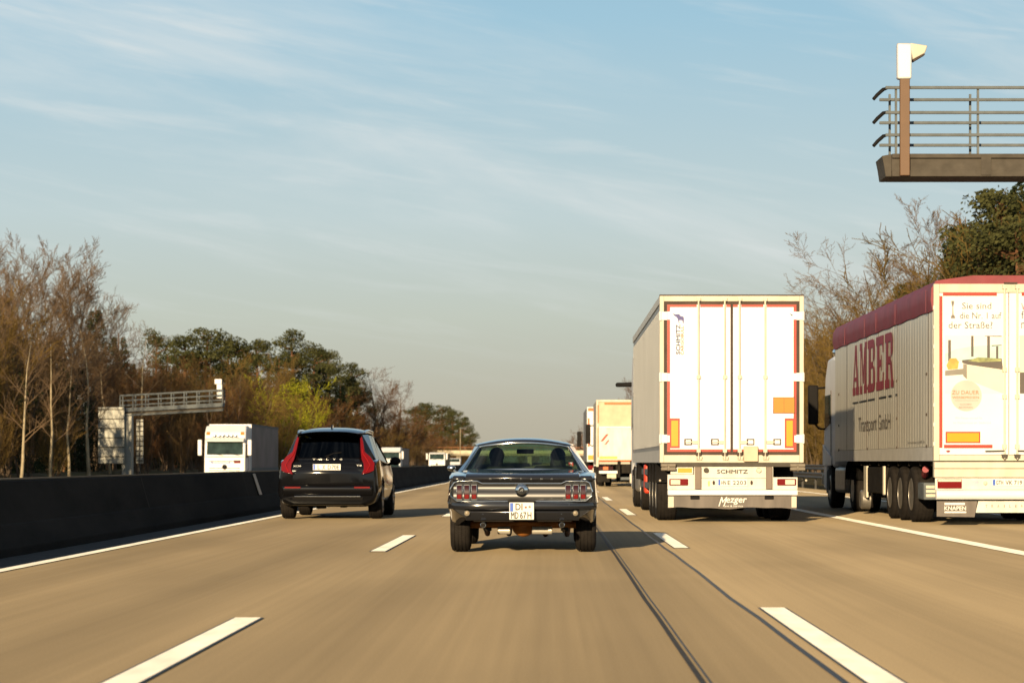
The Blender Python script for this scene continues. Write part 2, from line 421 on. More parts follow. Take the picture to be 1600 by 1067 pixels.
# ------------------------------------------------------------ the coupe
def coupe(X, Y):
    t = thing('coupe_car', 'dark grey classic coupe with triple red tail lamps, in the middle lane', 'car', (X, Y, 0.004))
    P = M['carpaint']
    def sec(zb, xb, xl, zl, xm, zm, xs, zs, xt, zt, zc):
        return [(0, zb), (xb, zb), (xb+.01, zb), (xl, zl), (xm, zm-.06), (xm, zm+.03), (xs, zs-.02), (xs-.01, zs+.005), (xt, zt), (0, zc)]
    st = [(.03, sec(.405, .58, .70, .46, .835, .63, .835, .85, .77, .885, .895)),
          (.05, sec(.405, .60, .72, .46, .850, .63, .845, .86, .77, .905, .915)),
          (.35, sec(.405, .60, .78, .40, .882, .63, .860, .885, .78, .935, .950)),
          (.95, sec(.405, .60, .84, .28, .895, .63, .865, .905, .79, .965, .990)),
          (1.6, sec(.40, .60, .84, .24, .890, .60, .860, .905, .80, .950, .960)),
          (2.4, sec(.36, .60, .84, .24, .890, .60, .865, .90, .80, .935, .940)),
          (3.2, sec(.36, .60, .84, .24, .890, .60, .865, .895, .80, .935, .955)),
          (3.9, sec(.38, .60, .82, .28, .885, .60, .850, .875, .76, .91, .955)),
          (4.5, sec(.38, .58, .76, .36, .850, .60, .820, .83, .70, .87, .900)),
          (4.64, sec(.42, .55, .70, .44, .790, .60, .760, .79, .66, .81, .830))]
    b = loft(st, 4, 4).build('body', P, t, smooth=32)
    cut = []
    for yw in (1.02, 3.76):
        for s in (-1, 1):
            cut.append(MB().cyl((s*.58, yw, .33), (s*1.0, yw, .33), .385, n=36))
    cut.append(MB().box(-.70, .70, 1.15, 3.12, .47, 1.3))
    carve(b, cut, CARVE_OWN)
    for yw, rw in ((1.02, .335), (3.76, .33)):
        for s in (-1, 1): wheel(t, s*.752, yw, rw, .235, .20, s, spokes=0, rimmat=M['rim'])
    # greenhouse
    rb = row(.715, .84, .965, .80, .992); rt = row(.545, 1.42, 1.262, 1.34, 1.315)
    gl = patch([rb, rt], 'rear_window', M['glass'], t)
    for s in (-1, 1):
        mb = MB()
        A = [(s*.715, .84, .965), (s*.545, 1.42, 1.262), (s*.60, 1.75, 1.262), (s*.775, 1.66, .94), (s*.80, .95, .93)]
        mb.quad(*A)
        o = mb.build('rear_pillar', P, t, smooth=0); q = o.modifiers.new('s', 'SOLIDIFY'); q.thickness = .035; q.offset = 0
    roofrows = [row(.545, 1.42, 1.262, 1.34, 1.315), row(.575, 1.52, 1.275, 1.42, 1.338), row(.61, 1.78, 1.285, 1.70, 1.362), row(.62, 2.2, 1.285, 2.2, 1.368),
                row(.61, 2.6, 1.272, 2.66, 1.355), row(.57, 2.80, 1.245, 2.88, 1.322)]
    patch(roofrows, 'roof', P, t, thick=.03)
    patch([row(.57, 2.80, 1.245, 2.88, 1.322), row(.72, 3.22, .94, 3.44, .955)], 'windscreen', M['glass'], t)
    sides([(.775, 1.70, .94), (.775, 3.08, .935), (.605, 2.76, 1.25), (.605, 1.78, 1.265)], 'side_window', M['glass'], t)
    sides([(.775, 3.06, .935), (.72, 3.22, .94), (.57, 2.80, 1.245), (.61, 2.72, 1.26)], 'front_pillar', P, t, .03)
    # bright trim round the rear glass
    tr = MB(); loop = [(x, y-.012, z) for x, y, z in rb] + [(x, y-.012, z) for x, y, z in reversed(rt)]
    tr.tube(loop, .013, 6, closed=True); tr.build('window_trim', M['chrome'], gl, smooth=60)
    st_ = MB().box(.545, .60, .86, .867, 1.03, 1.075); st_.v = [(x, y+(z-.965)*1.55+.02-.035, z) for x, y, z in st_.v]
    sk = st_.build('sticker', M['plate'], gl)
    rr = MB()
    for a, c in ((.545, .559), (.586, .60)): rr.box(a, c, .855, .858, 1.031, 1.074)
    rr.prx([(.857, .0), (.857, .0), (.857, .0)], 0, .001) if False else None
    rr.v += []; rr.pry([(.5725, 1.064), (.562, 1.053), (.5725, 1.040), (.583, 1.053)], .855, .858)
    rr.v = [(x, y+(z-.965)*1.55+.02-.037, z) for x, y, z in rr.v]; rr.build('red_print', M['red'], sk)
    # tail: concave panel, bright surround, lamps, cap
    tp = MB().prx([(.0, .842), (.014, .80), (.016, .765), (-.004, .735), (-.016, .70), (-.020, .665), (-.006, .630), (.05, .63), (.05, .842)], -.80, .80)
    tpo = tp.build('tail_panel', M['tail'], t, smooth=60)
    def zx(a, b): return ((a-693)/681, 1.08-(b-264)/681)
    lp = [(152, 428), (190, 415), (335, 416), (375, 436), (1000, 436), (1040, 416), (1195, 415), (1225, 430), (1245, 500), (1240, 535), (1195, 573), (690, 576), (175, 575), (125, 535), (122, 480)]
    lo = [(zx(a, b)[0], -.022, zx(a, b)[1]) for a, b in lp]
    MB().tube(lo, .011, 8, closed=True).build('panel_surround', M['chrome'], tpo, smooth=60)
    for bars in ((175, 233, 291), (1036, 1096, 1155)):
        for a in bars:
            x0 = (a-693)/681; x1 = x0+.057
            l = MB().prx([(-.022, .812), (-.03, .80), (-.040, .70), (-.034, .645), (0, .64), (0, .812)], x0, x1).build('tail_lamp', M['lampdark'], t, bevel=.004)
            MB().prx([(-.036, .705), (-.044, .70), (-.042, .655), (-.03, .655)], x0+.004, x1-.004).build('lens', M['lampred'], l, bevel=.002)
            br = MB()
            br.box(x0-.005, x1+.005, -.035, 0, .806, .818); br.box(x0-.005, x1+.005, -.042, 0, .636, .648); br.box(x0-.006, x0, -.036, 0, .64, .81); br.box(x1, x1+.006, -.036, 0, .64, .81)
            br.build('bezel', M['chrome'], l, bevel=.002)
    cp = MB(); cx, cz = zx(686, 488)
    cp.lathe([(-.06, .001), (-.06, .03), (-.055, .05), (-.045, .066), (-.03, .078), (0, .080)], (cx, 0, cz), 32, 1)
    cp = cp.build('fuel_cap', M['chrome'], t, smooth=30)
    em = MB(); em.lathe([(-.066, .001), (-.066, .034), (-.058, .036)], (cx, 0, cz), 24, 1); em = em.build('cap_ring', M['carpaint'], cp)
    MB().pry([(cx-.022, cz-.012), (cx-.010, cz+.006), (cx-.004, cz+.004), (cx+.006, cz+.018), (cx+.016, cz+.014), (cx+.022, cz+.002), (cx+.010, cz+.002), (cx+.014, cz-.014), (cx+.006, cz-.014), (cx, cz-.004), (cx-.008, cz-.006), (cx-.014, cz-.016)], -.071, -.066).build('emblem', M['chrome'], cp)
    # deck lid with small lip
    dk = MB().prx([(.00, .850), (-.028, .868), (-.032, .900), (-.01, .918), (.35, .953), (.80, .994), (.80, .95), (.05, .86)], -.665, .665)
    dko = dk.build('boot_lid', P, t, smooth=40, bevel=.008)
    s2 = MB().prx([(.00, .850), (-.024, .866), (-.028, .893), (-.006, .911), (.16, .925), (.16, .86)], .671, .815)
    s2.build('wing_end', P, t, bevel=.012); MB().prx([(.00, .850), (-.024, .866), (-.028, .893), (-.006, .911), (.16, .925), (.16, .86)], -.815, -.671).build('wing_end', P, t, bevel=.012)
    for k, ch in enumerate('MUSTANG'):
        cx_ = (438+k*81-693)/681
        text(ch, (cx_-.011, cx_+.011, .874, .893), M['chrome'], dko, O=(0, -.034, 0))
    # bumper blade, valance lamps, plate
    bp = []
    for k in range(25):
        u_ = -1+2*k/24; bp.append((.865*u_, -.085+.16*abs(u_)**6))
    mb = MB(); n = len(bp)
    for (x, y) in bp:
        for dy, z in ((0.02, .612), (-.018, .606), (-.03, .57), (-.022, .535), (.02, .528)): mb.v.append((x, y+dy, z))
    for k in range(n-1):
        for j in range(4): mb.f.append((k*5+j, k*5+j+1, (k+1)*5+j+1, (k+1)*5+j))
        mb.f.append((k*5+4, k*5, (k+1)*5, (k+1)*5+4))
    mb.f.append((0, 1, 2, 3, 4)); mb.f.append(tuple((n-1)*5+j for j in (4, 3, 2, 1, 0)))
    bo = mb.build('rear_bumper', P, t, smooth=50)
    bl = MB()
    for a in (380, 1002): 
        for z in (.575, .475): bl.ell(((a-693)/681, -.10 if z > .5 else .0, z), (.009, .008, .009), 8, 6)
    for a in (308, 1062): bl.ell(((a-693)/681, -.10, .585), (.006, .006, .006), 8, 6)
    bl.build('bolts', M['chrome'], bo)
    MB().prx([(.02, .53), (-.01, .50), (0, .44), (.02, .40), (.05, .40), (.05, .53)], -.66, .66).build('valance', P, t, bevel=.006)
    for a in (255, 1112):
        x = (a-693)/681
        q = MB().lathe([(-.045, .001), (-.045, .030), (-.035, .036), (.0, .039)], (x, 0, .486), 24, 1).build('reversing_lamp', M['chrome'], t)
        MB().lathe([(-.052, .001), (-.050, .018), (-.045, .027)], (x, 0, .486), 20, 1).build('lens', mat('amber grey lens', (.26, .21, .14), .3, var=.2), q)
    p = plate(t, -.008, -.125, .512, .285, .200, [('DI', (-.070, .008, .012, .088)), ('MD', (-.122, -.038, -.088, -.012)), ('67', (-.018, .052, -.088, -.012)), ('H', (.068, .112, -.088, -.012))])
    sl = MB().lathe([(-.004, .001), (-.004, .013), (0, .013)], (.040, -.125, .555), 14, 1); sl.build('red_seal', M['red'], p)
    sl = MB().lathe([(-.004, .001), (-.004, .015), (0, .015)], (.085, -.125, .560), 14, 1); sl.build('grey_seal', M['greypr'], p)
    MB().box(-.17, .155, -.11, -.02, .62, .632).build('plate_bracket', M['blackpl'], t)
    # underside
    u = MB().box(-.66, .66, 1.5, 4.15, .30, .35); u.box(-.57, .57, .06, 1.5, .385, .40); u.build('floor_pan', M['chassis'], t)
    ax = MB().cyl((-.66, 1.02, .325), (.66, 1.02, .325), .045); ax.ell((.0, .96, .305), (.14, .15, .125), 20, 14); ax.tube([(-.45, .80, .335), (.0, .84, .345), (.42, .80, .335)], .03, 8); ax.build('rear_axle', M['axle'], t, smooth=60)
    for a, b_ in ((486, 590), (765, 930)):
        x0, x1 = (a-693)/681, (b_-693)/681
        sp = MB().cyl((x0, .62, .268), (x1, .62, .268), .048, n=16); sp.build('silencer', M['tank'], t, bevel=.01)
    for a in (382, 1005):
        x = (a-693)/681
        e = MB().lathe([(-.056, .001), (-.056, .026), (-.058, .026), (-.062, .030), (-.058, .034), (.5, .034)], (x, -.0, .348), 20, 1); eo = e.build('exhaust_pipe', M['chrome'], t); MB().cyl((x, -.0595, .348), (x, -.055, .348), .0255).build('pipe_mouth', M['blackpl'], eo)
        hg = MB().tube([(x-.01, .25, .40), (x, .22, .30), (x+.02, .30, .26)], .012, 6); hg.box(x-.01, x+.08, .45, .75, .265, .30); hg.build('spring_hanger', M['chassis'], t)
    # interior
    for sx in (-1, 1):
        s_ = MB().prx([(2.02, .40), (1.76, 1.02), (1.86, 1.04), (2.16, .48), (2.62, .50), (2.62, .38), (2.02, .36)], sx*.36-.24, sx*.36+.24)
        s_.build('front_seat', M['interior'], t, bevel=.04)
    MB().prx([(1.20, .5), (1.10, .93), (1.28, .94), (1.40, .60), (1.70, .60), (1.70, .42), (1.2, .42)], -.64, .64).build('rear_bench', M['interior'], t, bevel=.03)
    MB().prx([(3.12, .60), (2.86, .70), (2.86, .86), (2.98, .93), (3.15, .94)], -.70, .70).build('dashboard', M['interior'], t, bevel=.02)
    sw = MB(); c0 = Vector((-.36, 2.68, .84))
    sw.tube([c0+Vector((.19*math.cos(a), .19*math.sin(a)*-.35, .19*math.sin(a))) for a in [2*math.pi*k/24 for k in range(24)]], .014, 6, closed=True)
    sw.cyl(c0, c0+Vector((0, .3, -.06)), .03); sw.cyl(c0-Vector((.18, 0, 0)), c0+Vector((.18, 0, 0)), .012, n=6); sw.build('steering_wheel', M['interior'], t)
    mm = MB().box(-.11, .11, 2.72, 2.75, 1.185, 1.245).build('interior_mirror', M['blackpl'], t, bevel=.01)
    for sx in (-1,):
        w = MB().cyl((sx*.86, 2.95, .92), (sx*.93, 2.95, .98), .012, n=8); w.ell((sx*.955, 2.96, 1.0), (.055, .035, .04)); w.build('door_mirror', M['chrome'], t)
    return t

# ------------------------------------------------------------ the estate-like tall car
def tall_car(X, Y):
    t = thing('sport_utility_car', 'black tall family car with red boomerang tail lamps, in the fast lane', 'car', (X, Y, .004))
    P = M['carblack']
    def sec(zb, xb, xl, zl, xm, zm, xs, zs, xt, zt):
        return [(0, zb), (xb, zb), (xb+.01, zb), (xl, zl), (xm, zm-.1), (xm, zm+.05), (xs, zs), (xs-.012, zs+.03), (xt, zt), (0, zt+.005)]
    st = [(.00, sec(.30, .60, .78, .36, .87, .55, .84, .88, .74, .92)),
          (.03, sec(.28, .64, .82, .34, .91, .55, .88, .93, .78, 1.00)),
          (.14, sec(.26, .70, .86, .32, .94, .60, .90, 1.02, .80, 1.10)),
          (.60, sec(.25, .76, .90, .30, .96, .65, .925, 1.08, .82, 1.13)),
          (1.1, sec(.25, .78, .92, .30, .968, .68, .93, 1.06, .84, 1.12)),
          (2.2, sec(.25, .78, .90, .30, .955, .65, .925, 1.02, .84, 1.08)),
          (3.3, sec(.25, .78, .90, .30, .96, .65, .92, 1.00, .84, 1.06)),
          (4.1, sec(.26, .74, .90, .32, .955, .68, .90, .98, .78, 1.04)),
          (4.75, sec(.30, .66, .82, .36, .90, .62, .84, .88, .70, .94)),
          (4.93, sec(.34, .55, .68, .38, .76, .60, .72, .80, .60, .84))]
    b = loft(st, 4, 4).build('body', P, t, smooth=32)
    cut = []
    for yw in (.98, 3.96):
        for s in (-1, 1): cut.append(MB().cyl((s*.62, yw, .385), (s*1.1, yw, .385), .425, n=36))
    carve(b, cut, CARVE_OWN)
    for yw in (.98, 3.96):
        for s in (-1, 1): wheel(t, s*.835, yw, .375, .26, .255, s, dish=.02, spokes=5, rimmat=M['rim'])
    # tailgate face: lower skin, glass, spoiler
    def yr(z): return .0 if z < .9 else .0+(z-.9)*.45 if z < 1.12 else .10+(z-1.12)*.86
    rows = []
    for z, xe in ((.62, .80), (.70, .80), (.86, .78), (.90, .76), (1.0, .745), (1.12, .70)): rows.append(row(xe, yr(z)-.010+.05, z, yr(z)-.055, z, pw=2))
    patch(rows, 'tailgate', P, t, thick=.02, smooth=25)
    gr = [row(.62+.0, yr(1.15)+.05, 1.15, yr(1.15)-.03, 1.15), row(.60, yr(1.4)+.05, 1.4, yr(1.4)-.03, 1.4), row(.56, yr(1.60)+.05, 1.585, yr(1.62)-.03, 1.635)]
    patch(gr, 'rear_window', M['sglass'], t)
    patch([row(.66, yr(1.11)+.05, 1.11, yr(1.11)-.035, 1.11), row(.64, yr(1.15)+.05, 1.15, yr(1.15)-.035, 1.155)], 'window_ledge', P, t, thick=.03)
    patch([row(.60, .50, 1.585, .42, 1.635, pw=3), row(.61, .43, 1.60, .34, 1.655, pw=3), row(.62, .60, 1.625, .60, 1.69, pw=3), row(.66, 1.2, 1.64, 1.2, 1.725, pw=3), row(.66, 2.2, 1.63, 2.2, 1.735, pw=3), row(.63, 2.9, 1.58, 3.0, 1.68, pw=3), row(.60, 3.1, 1.54, 3.25, 1.63, pw=3)], 'roof', P, t, thick=.035)
    patch([row(.60, 3.1, 1.54, 3.25, 1.63), row(.80, 3.85, 1.06, 4.1, 1.07)], 'windscreen', M['sglass'], t)
    sides([(.86, .16, 1.08), (.86, .55, 1.10), (.675, .95, 1.60), (.60, .50, 1.585), (.60, .45, 1.5), (.64, .26, 1.15)], 'rear_pillar', P, t, .03)
    sides([(.86, .56, 1.10), (.865, 1.5, 1.09), (.69, 1.55, 1.59), (.68, .96, 1.59)], 'side_window', M['sglass'], t)
    sides([(.865, 1.56, 1.09), (.865, 3.6, 1.06), (.66, 2.95, 1.55), (.69, 1.61, 1.59)], 'side_window', M['sglass'], t)
    sides([(.865, 3.6, 1.06), (.80, 3.85, 1.05), (.60, 3.10, 1.54), (.66, 2.92, 1.57)], 'front_pillar', P, t, .03)
    for s in (-1, 1):
        MB().tube([(s*.625, .72, 1.635), (s*.635, .85, 1.675), (s*.645, 1.6, 1.695), (s*.64, 2.6, 1.68), (s*.62, 2.95, 1.62)], .016, 6).build('roof_rail', M['chrome'], t, smooth=60)
        m_ = MB(); m_.ell((s*1.04, 3.35, 1.10), (.11, .07, .085), 16, 10); m_.cyl((s*.90, 3.38, 1.03), (s*1.0, 3.36, 1.07), .03); m_.build('door_mirror', M['blackpl'], t, smooth=60)
    MB().prx([(.75, 1.71), (.86, 1.79), (.98, 1.79), (1.05, 1.72)], -.015, .015).build('roof_antenna', P, t, bevel=.005)
    # lamps
    def zx(a, c): return ((a-575)/523*.965, 1.08-(c-452)/523)
    L = [(903, 195), (922, 250), (943, 350), (1003, 398), (1050, 462), (1046, 535), (1005, 552), (925, 572), (945, 520), (940, 470), (918, 425), (903, 340), (888, 220)]
    for s in (-1, 1):
        pts = [zx(a, c) for a, c in L]; n = len(pts); mb = MB()
        def yl(x, z): return yr(z)-.075+.07*(abs(x)/.88)**6
        F = [(s*x, yl(x, z)-.02, z) for x, z in pts]; B = [(s*x, yl(x, z)+.14, z) for x, z in pts]
        mb._pr(F, B); l = mb.build('tail_lamp', M['lampred'], t, bevel=.008)
        g = MB().tube([(s*zx(a, c)[0], yl(*zx(a, c))-.025, zx(a, c)[1]) for a, c in ((918, 330), (932, 375), (975, 430), (1005, 480), (970, 550))], .006, 6)
        g.build('light_guide', mat('bright red light guide', (.42, .012, .010), .2, var=.05), l)
        MB().box(s*.50 if s > 0 else -.80, .80 if s > 0 else -.50, -.086, -.02, .588, .620).build('reflector', M['lampred'], t, bevel=.005)
    bm_ = MB().prx([(-.03, .64), (-.065, .62), (-.075, .57), (-.06, .50), (-.02, .45), (.03, .44), (.03, .66)], -.84, .84); bm_.build('rear_bumper', P, t, bevel=.02)
    MB().box(-.62, .62, -.062, .02, .425, .447).build('bumper_trim', M['chrome'], t, bevel=.006)
    MB().prx([(-.03, .425), (.04, .29), (.12, .26), (.12, .425)], -.66, .66).build('diffuser', M['blackpl'], t, bevel=.01)
    u = MB().box(-.70, .70, .2, 4.6, .24, .32); u.box(-.25, -.10, .35, .8, .20, .28); u.box(.2, .3, .4, .8, .22, .28); u.build('floor_pan', M['chassis'], t)
    plate(t, -.01, -.072, .985, .52, .115, [('L', (-.17, -.13, -.038, .038)), ('X', (-.08, -.03, -.038, .038)), ('D70E', (.02, .23, -.038, .038))])
    tg = [c for c in t.children if c.name.startswith('tailgate')][0]
    for k, ch in enumerate('VOLVO'):
        x = (440+k*66-575)/523
        text(ch, (x-.023, x+.023, 1.116, 1.148), M['plate'], tg, O=(0, .025, 0))
    text('XC90', (-.64, -.50, .99, 1.02), M['plate'], tg, O=(0, -.01, 0)); text('T8', (.54, .64, 1.00, 1.03), M['plate'], tg, O=(0, -.01, 0))
    wi = MB().tube([(-.05, yr(1.2)-.07, 1.185), (.10, yr(1.3)-.07, 1.245), (.24, yr(1.3)-.07, 1.26)], .008, 6); wi.cyl((0, .1, 1.165), (0, .16, 1.165), .02); wi.build('rear_wiper', M['blackpl'], t)
    # dark inside
    MB().box(-.62, .62, .9, 1.05, 1.05, 1.42).build('rear_bench', M['interior'], t, bevel=.05)
    for s in (-1, 1): MB().box(s*.36-.22, s*.36+.22, 2.4, 2.55, 1.0, 1.48).build('front_seat', M['interior'], t, bevel=.06)
    return t

def small_car(X, Y, Z, label):
    """oncoming saloon, seen over the barrier; front faces the camera"""
    t = thing('oncoming_car', label, 'car', (X, Y, Z), math.pi)
    def sec(zb, xl, xm, xt, zt): return [(0, zb), (xl, zb), (xl+.05, zb+.08), (xm, .5), (xm, .65), (xt+.05, zt-.04), (xt, zt), (0, zt+.02)]
    b = loft([(0, sec(.3, .6, .78, .66, .90)), (.1, sec(.25, .7, .86, .74, 1.0)), (1, sec(.2, .76, .9, .78, 1.02)), (2.4, sec(.2, .76, .9, .78, .96)), (3.3, sec(.2, .76, .9, .76, .96)), (4.2, sec(.22, .7, .85, .68, .80)), (4.5, sec(.3, .6, .74, .6, .66))], 4, 4).build('body', M['carblue'], t)
    carve(b, [MB().cyl((s*.6, yw, .32), (s*1.1, yw, .32), .36, n=24) for yw in (.9, 3.6) for s in (-1, 1)])
    for yw in (.9, 3.6):
        for s in (-1, 1): wheel(t, s*.78, yw, .32, .2, .2, s, grooves=False)
    rf = [row(.56, 1.3, 1.38, 1.2, 1.42), row(.60, 2.0, 1.41, 2.0, 1.46), row(.57, 2.7, 1.36, 2.8, 1.42)]
    patch(rf, 'roof', M['carblue'], t, .03)
    patch([row(.57, 2.7, 1.36, 2.8, 1.42), row(.74, 3.3, .95, 3.55, .97)], 'windscreen', M['tglass'], t)
    patch([row(.72, .5, .98, .4, 1.0), row(.56, 1.3, 1.38, 1.2, 1.42)], 'rear_window', M['tglass'], t)
    sides([(.78, .7, .98), (.80, 3.1, .95), (.585, 2.62, 1.36), (.58, 1.4, 1.38)], 'side_window', M['tglass'], t)
    for s in (-1, 1): MB().ell((s*.58, 4.36, .66), (.14, .08, .06), 14, 8).build('headlight', M['lampclear'], t)
    return t
# ------------------------------------------------------------ lorries
def axle_set(t, ys, w=.37, r=.50, half=1.02, dual=False, hubdish=.07):
    for y in ys:
        for s in (-1, 1):
            if dual:
                wheel(t, s*(half+.02), y, r, .27, .28, s, dish=.14)
                wheel(t, s*(half-.30), y, r, .27, .28, s, dish=.0)
            else: wheel(t, s*half, y, r, w, .285, s, dish=hubdish)
    a = MB()
    for y in ys: a.cyl((-half, y, r), (half, y, r), .075, n=12)
    a.build('axle', M['chassis'], t)
def fenders(t, ys, half=1.02, r=.50, w=.42):
    for y in ys:
        for s in (-1, 1):
            mb = MB(); A = [R(a) for a in range(20, 161, 14)]; n = len(A)
            for a in A:
                for q in (r+.075, r+.10): mb.v += [(s*half-w/2, y+q*math.cos(a), r+q*math.sin(a)), (s*half+w/2, y+q*math.cos(a), r+q*math.sin(a))]
            for k in range(n-1):
                b = k*4; mb.f += [(b, b+1, b+5, b+4), (b+2, b+6, b+7, b+3), (b, b+4, b+6, b+2), (b+1, b+3, b+7, b+5)]
            mb.f += [(0, 2, 3, 1), (4*n-4, 4*n-3, 4*n-1, 4*n-2)]
            mb.build('mudguard', M['blackpl'], t)
def cab(t, y0, white, h=3.72, lights=False, roofh=None, face=True, mirrorm='blackpl', camarm=False):
    """cab-over tractor cab, rear wall at y0, 2.3 m long, forward +y"""
    prof = [(y0, .95), (y0, h-.05), (y0+.5, h), (y0+1.5, h-.04), (y0+1.98, h-.42), (y0+2.06, 2.88), (y0+2.22, 2.02), (y0+2.30, 1.55), (y0+2.32, .42), (y0+1.75, .38), (y0+1.72, .80), (y0+1.55, 1.06), (y0+.75, 1.06), (y0+.62, .95)]
    c = MB().prx(prof, -1.22, 1.22).build('cab', white, t, bevel=.09, seg=3)
    # windscreen follows the slope of the face
    def yf(z): return y0+2.06+(2.88-z)/(2.88-2.02)*.16
    for k in ('windscreen',):
        mb = MB(); a, b = 2.03, 2.82
        F = [(-1.08, yf(a)+.02, a), (1.08, yf(a)+.02, a), (1.06, yf(b)+.02, b), (-1.06, yf(b)+.02, b)]
        B = [(x, y-.06, z) for x, y, z in F]
        mb._pr(F, B); mb.build('windscreen', M['tglass'], c, bevel=.01)
    MB().prx([(y0+2.02, 2.88), (y0+2.46, 2.80), (y0+2.48, 2.86), (y0+2.10, 3.04)], -1.15, 1.15).build('sun_visor', white, c, bevel=.015)
    for s in (-1, 1):
        MB().prx([(y0+.95, 1.98), (y0+2.04, 1.86), (y0+1.98, 2.66), (y0+.95, 2.66)], s*1.215, s*1.232).build('side_window', M['tglass'], c, bevel=.004)
        MB().box(s*1.22, s*1.235, y0+.80, y0+.815, 1.1, 2.75).build('door_seam', M['seal'], c)
        m = MB(); m.box(s*1.36, s*1.60, y0+2.16, y0+2.34, 1.98, 2.92) if not camarm else m.prz([(s*1.15, y0+1.9), (s*1.60, y0+2.2), (s*1.62, y0+2.3), (s*1.15, y0+2.1)], 2.93, 3.04)
        m = m.build('mirror', M[mirrorm], c, bevel=.04)
        ar = MB().tube([(s*1.18, y0+1.95, 2.86), (s*1.42, y0+2.22, 2.84)], .025, 6); ar.tube([(s*1.18, y0+2.0, 1.86), (s*1.34, y0+2.2, 1.88), (s*1.46, y0+2.24, 2.02)], .025, 6)
        if not camarm: ar.build('mirror_arm', M['blackpl'], m, smooth=60)
        MB().box(s*1.06-.2, s*1.06+.2, y0+2.29, y0+2.35, .55, .80).build('headlight', M['lampclear'], c, bevel=.03)
        MB().box(s*1.0-.22, s*1.0+.235, y0+1.1, y0+1.7, .42, .9).build('cab_step', M['blackpl'], c, bevel=.03)
    g = MB()
    for z in (1.62, 1.22, 1.08, .94): g.box(-.92, .92, y0+2.29, y0+2.335, z, z+.035)
    g.build('grille', M['seal'], c)
    MB().box(-1.12, 1.12, y0+2.26, y0+2.315, 1.90, 1.925).build('panel_gap', M['seal'], c)
    wp_ = MB().tube([(-.9, y0+2.28, 1.98), (-.2, y0+2.25, 2.10)], .012, 5); wp_.tube([(.1, y0+2.28, 1.98), (.8, y0+2.25, 2.10)], .012, 5); wp_.build('wipers', M['blackpl'], c)
    MB().lathe([(y0+2.30, .001), (y0+2.30, .15)] and [(2.28, .15), (2.345, .15), (2.35, .10), (2.348, .001)], (0, y0, 1.30), 24, 1).build('badge', M['blackpl'], c)
    MB().box(-1.15, 1.15, y0+2.30, y0+2.38, .33, .50).build('front_bumper', white, c, bevel=.03)
    if lights:
        for k in range(6):
            x = -.62+.25*k
            l = MB().lathe([(1.98, .03), (2.02, .085), (2.12, .10), (2.13, .07), (2.135, .001)], (x, y0, 3.16), 16, 1).build('spotlight', M['chrome'], c)
        MB().cyl((-.85, y0+2.04, 3.05), (.85, y0+2.04, 3.05), .025).build('light_bar', M['chrome'], c)
        for s in (-1, 1): MB().prx([(y0+1.8, h-.30), (y0+1.98, h-.42), (y0+2.04, 3.2), (y0+1.9, 3.2)], s*1.02-.12, s*1.02+.12).build('marker_lamp', mat('amber lens', (.62, .20, .04), .3), c, bevel=.02)
    return c
def tractor(t, L, white, mirrorm='blackpl', **k):
    y0 = L+.25
    c = cab(t, y0, white, mirrorm=mirrorm, **k)
    MB().box(-.42, .42, L-3.0, y0+2.2, .55, .85).build('tractor_frame', M['chassis'], t)
    axle_set(t, [y0+1.18], w=.32, half=1.05, hubdish=-.04)
    axle_set(t, [L-2.35], dual=True, half=1.02)
    fenders(t, [L-2.35], half=.95, w=.62)
    for s in (-1, 1):
        tk = MB().box(s*1.20-.0 if s < 0 else .62, s*.62 if s < 0 else 1.20, L-1.35, L+.55, .38, .98).build('fuel_tank', M['rim'], t, bevel=.09, seg=3)
    return c

def trailer_under(t, L, ax, half=1.06, gear=None):
    f = MB()
    for s in (-1, 1): f.box(s*.62-.06, s*.62+.06, .5, L-.4, .92, 1.10)
    for y in [.6+k*1.3 for k in range(int((L-1)/1.3))]: f.box(-1.2, 1.2, y, y+.08, 1.01, 1.09)
    f.build('chassis_frame', M['chassis'], t)
    axle_set(t, ax, half=half)
    g = MB()
    for s in (-1, 1):
        y = gear or L-2.7-1.6
        g.box(s*.85-.06, s*.85+.06, y-.06, y+.06, .38, 1.05); g.box(s*.85-.14, s*.85+.14, y-.12, y+.12, .33, .38)
    g.build('landing_leg', M['chassis'], t)

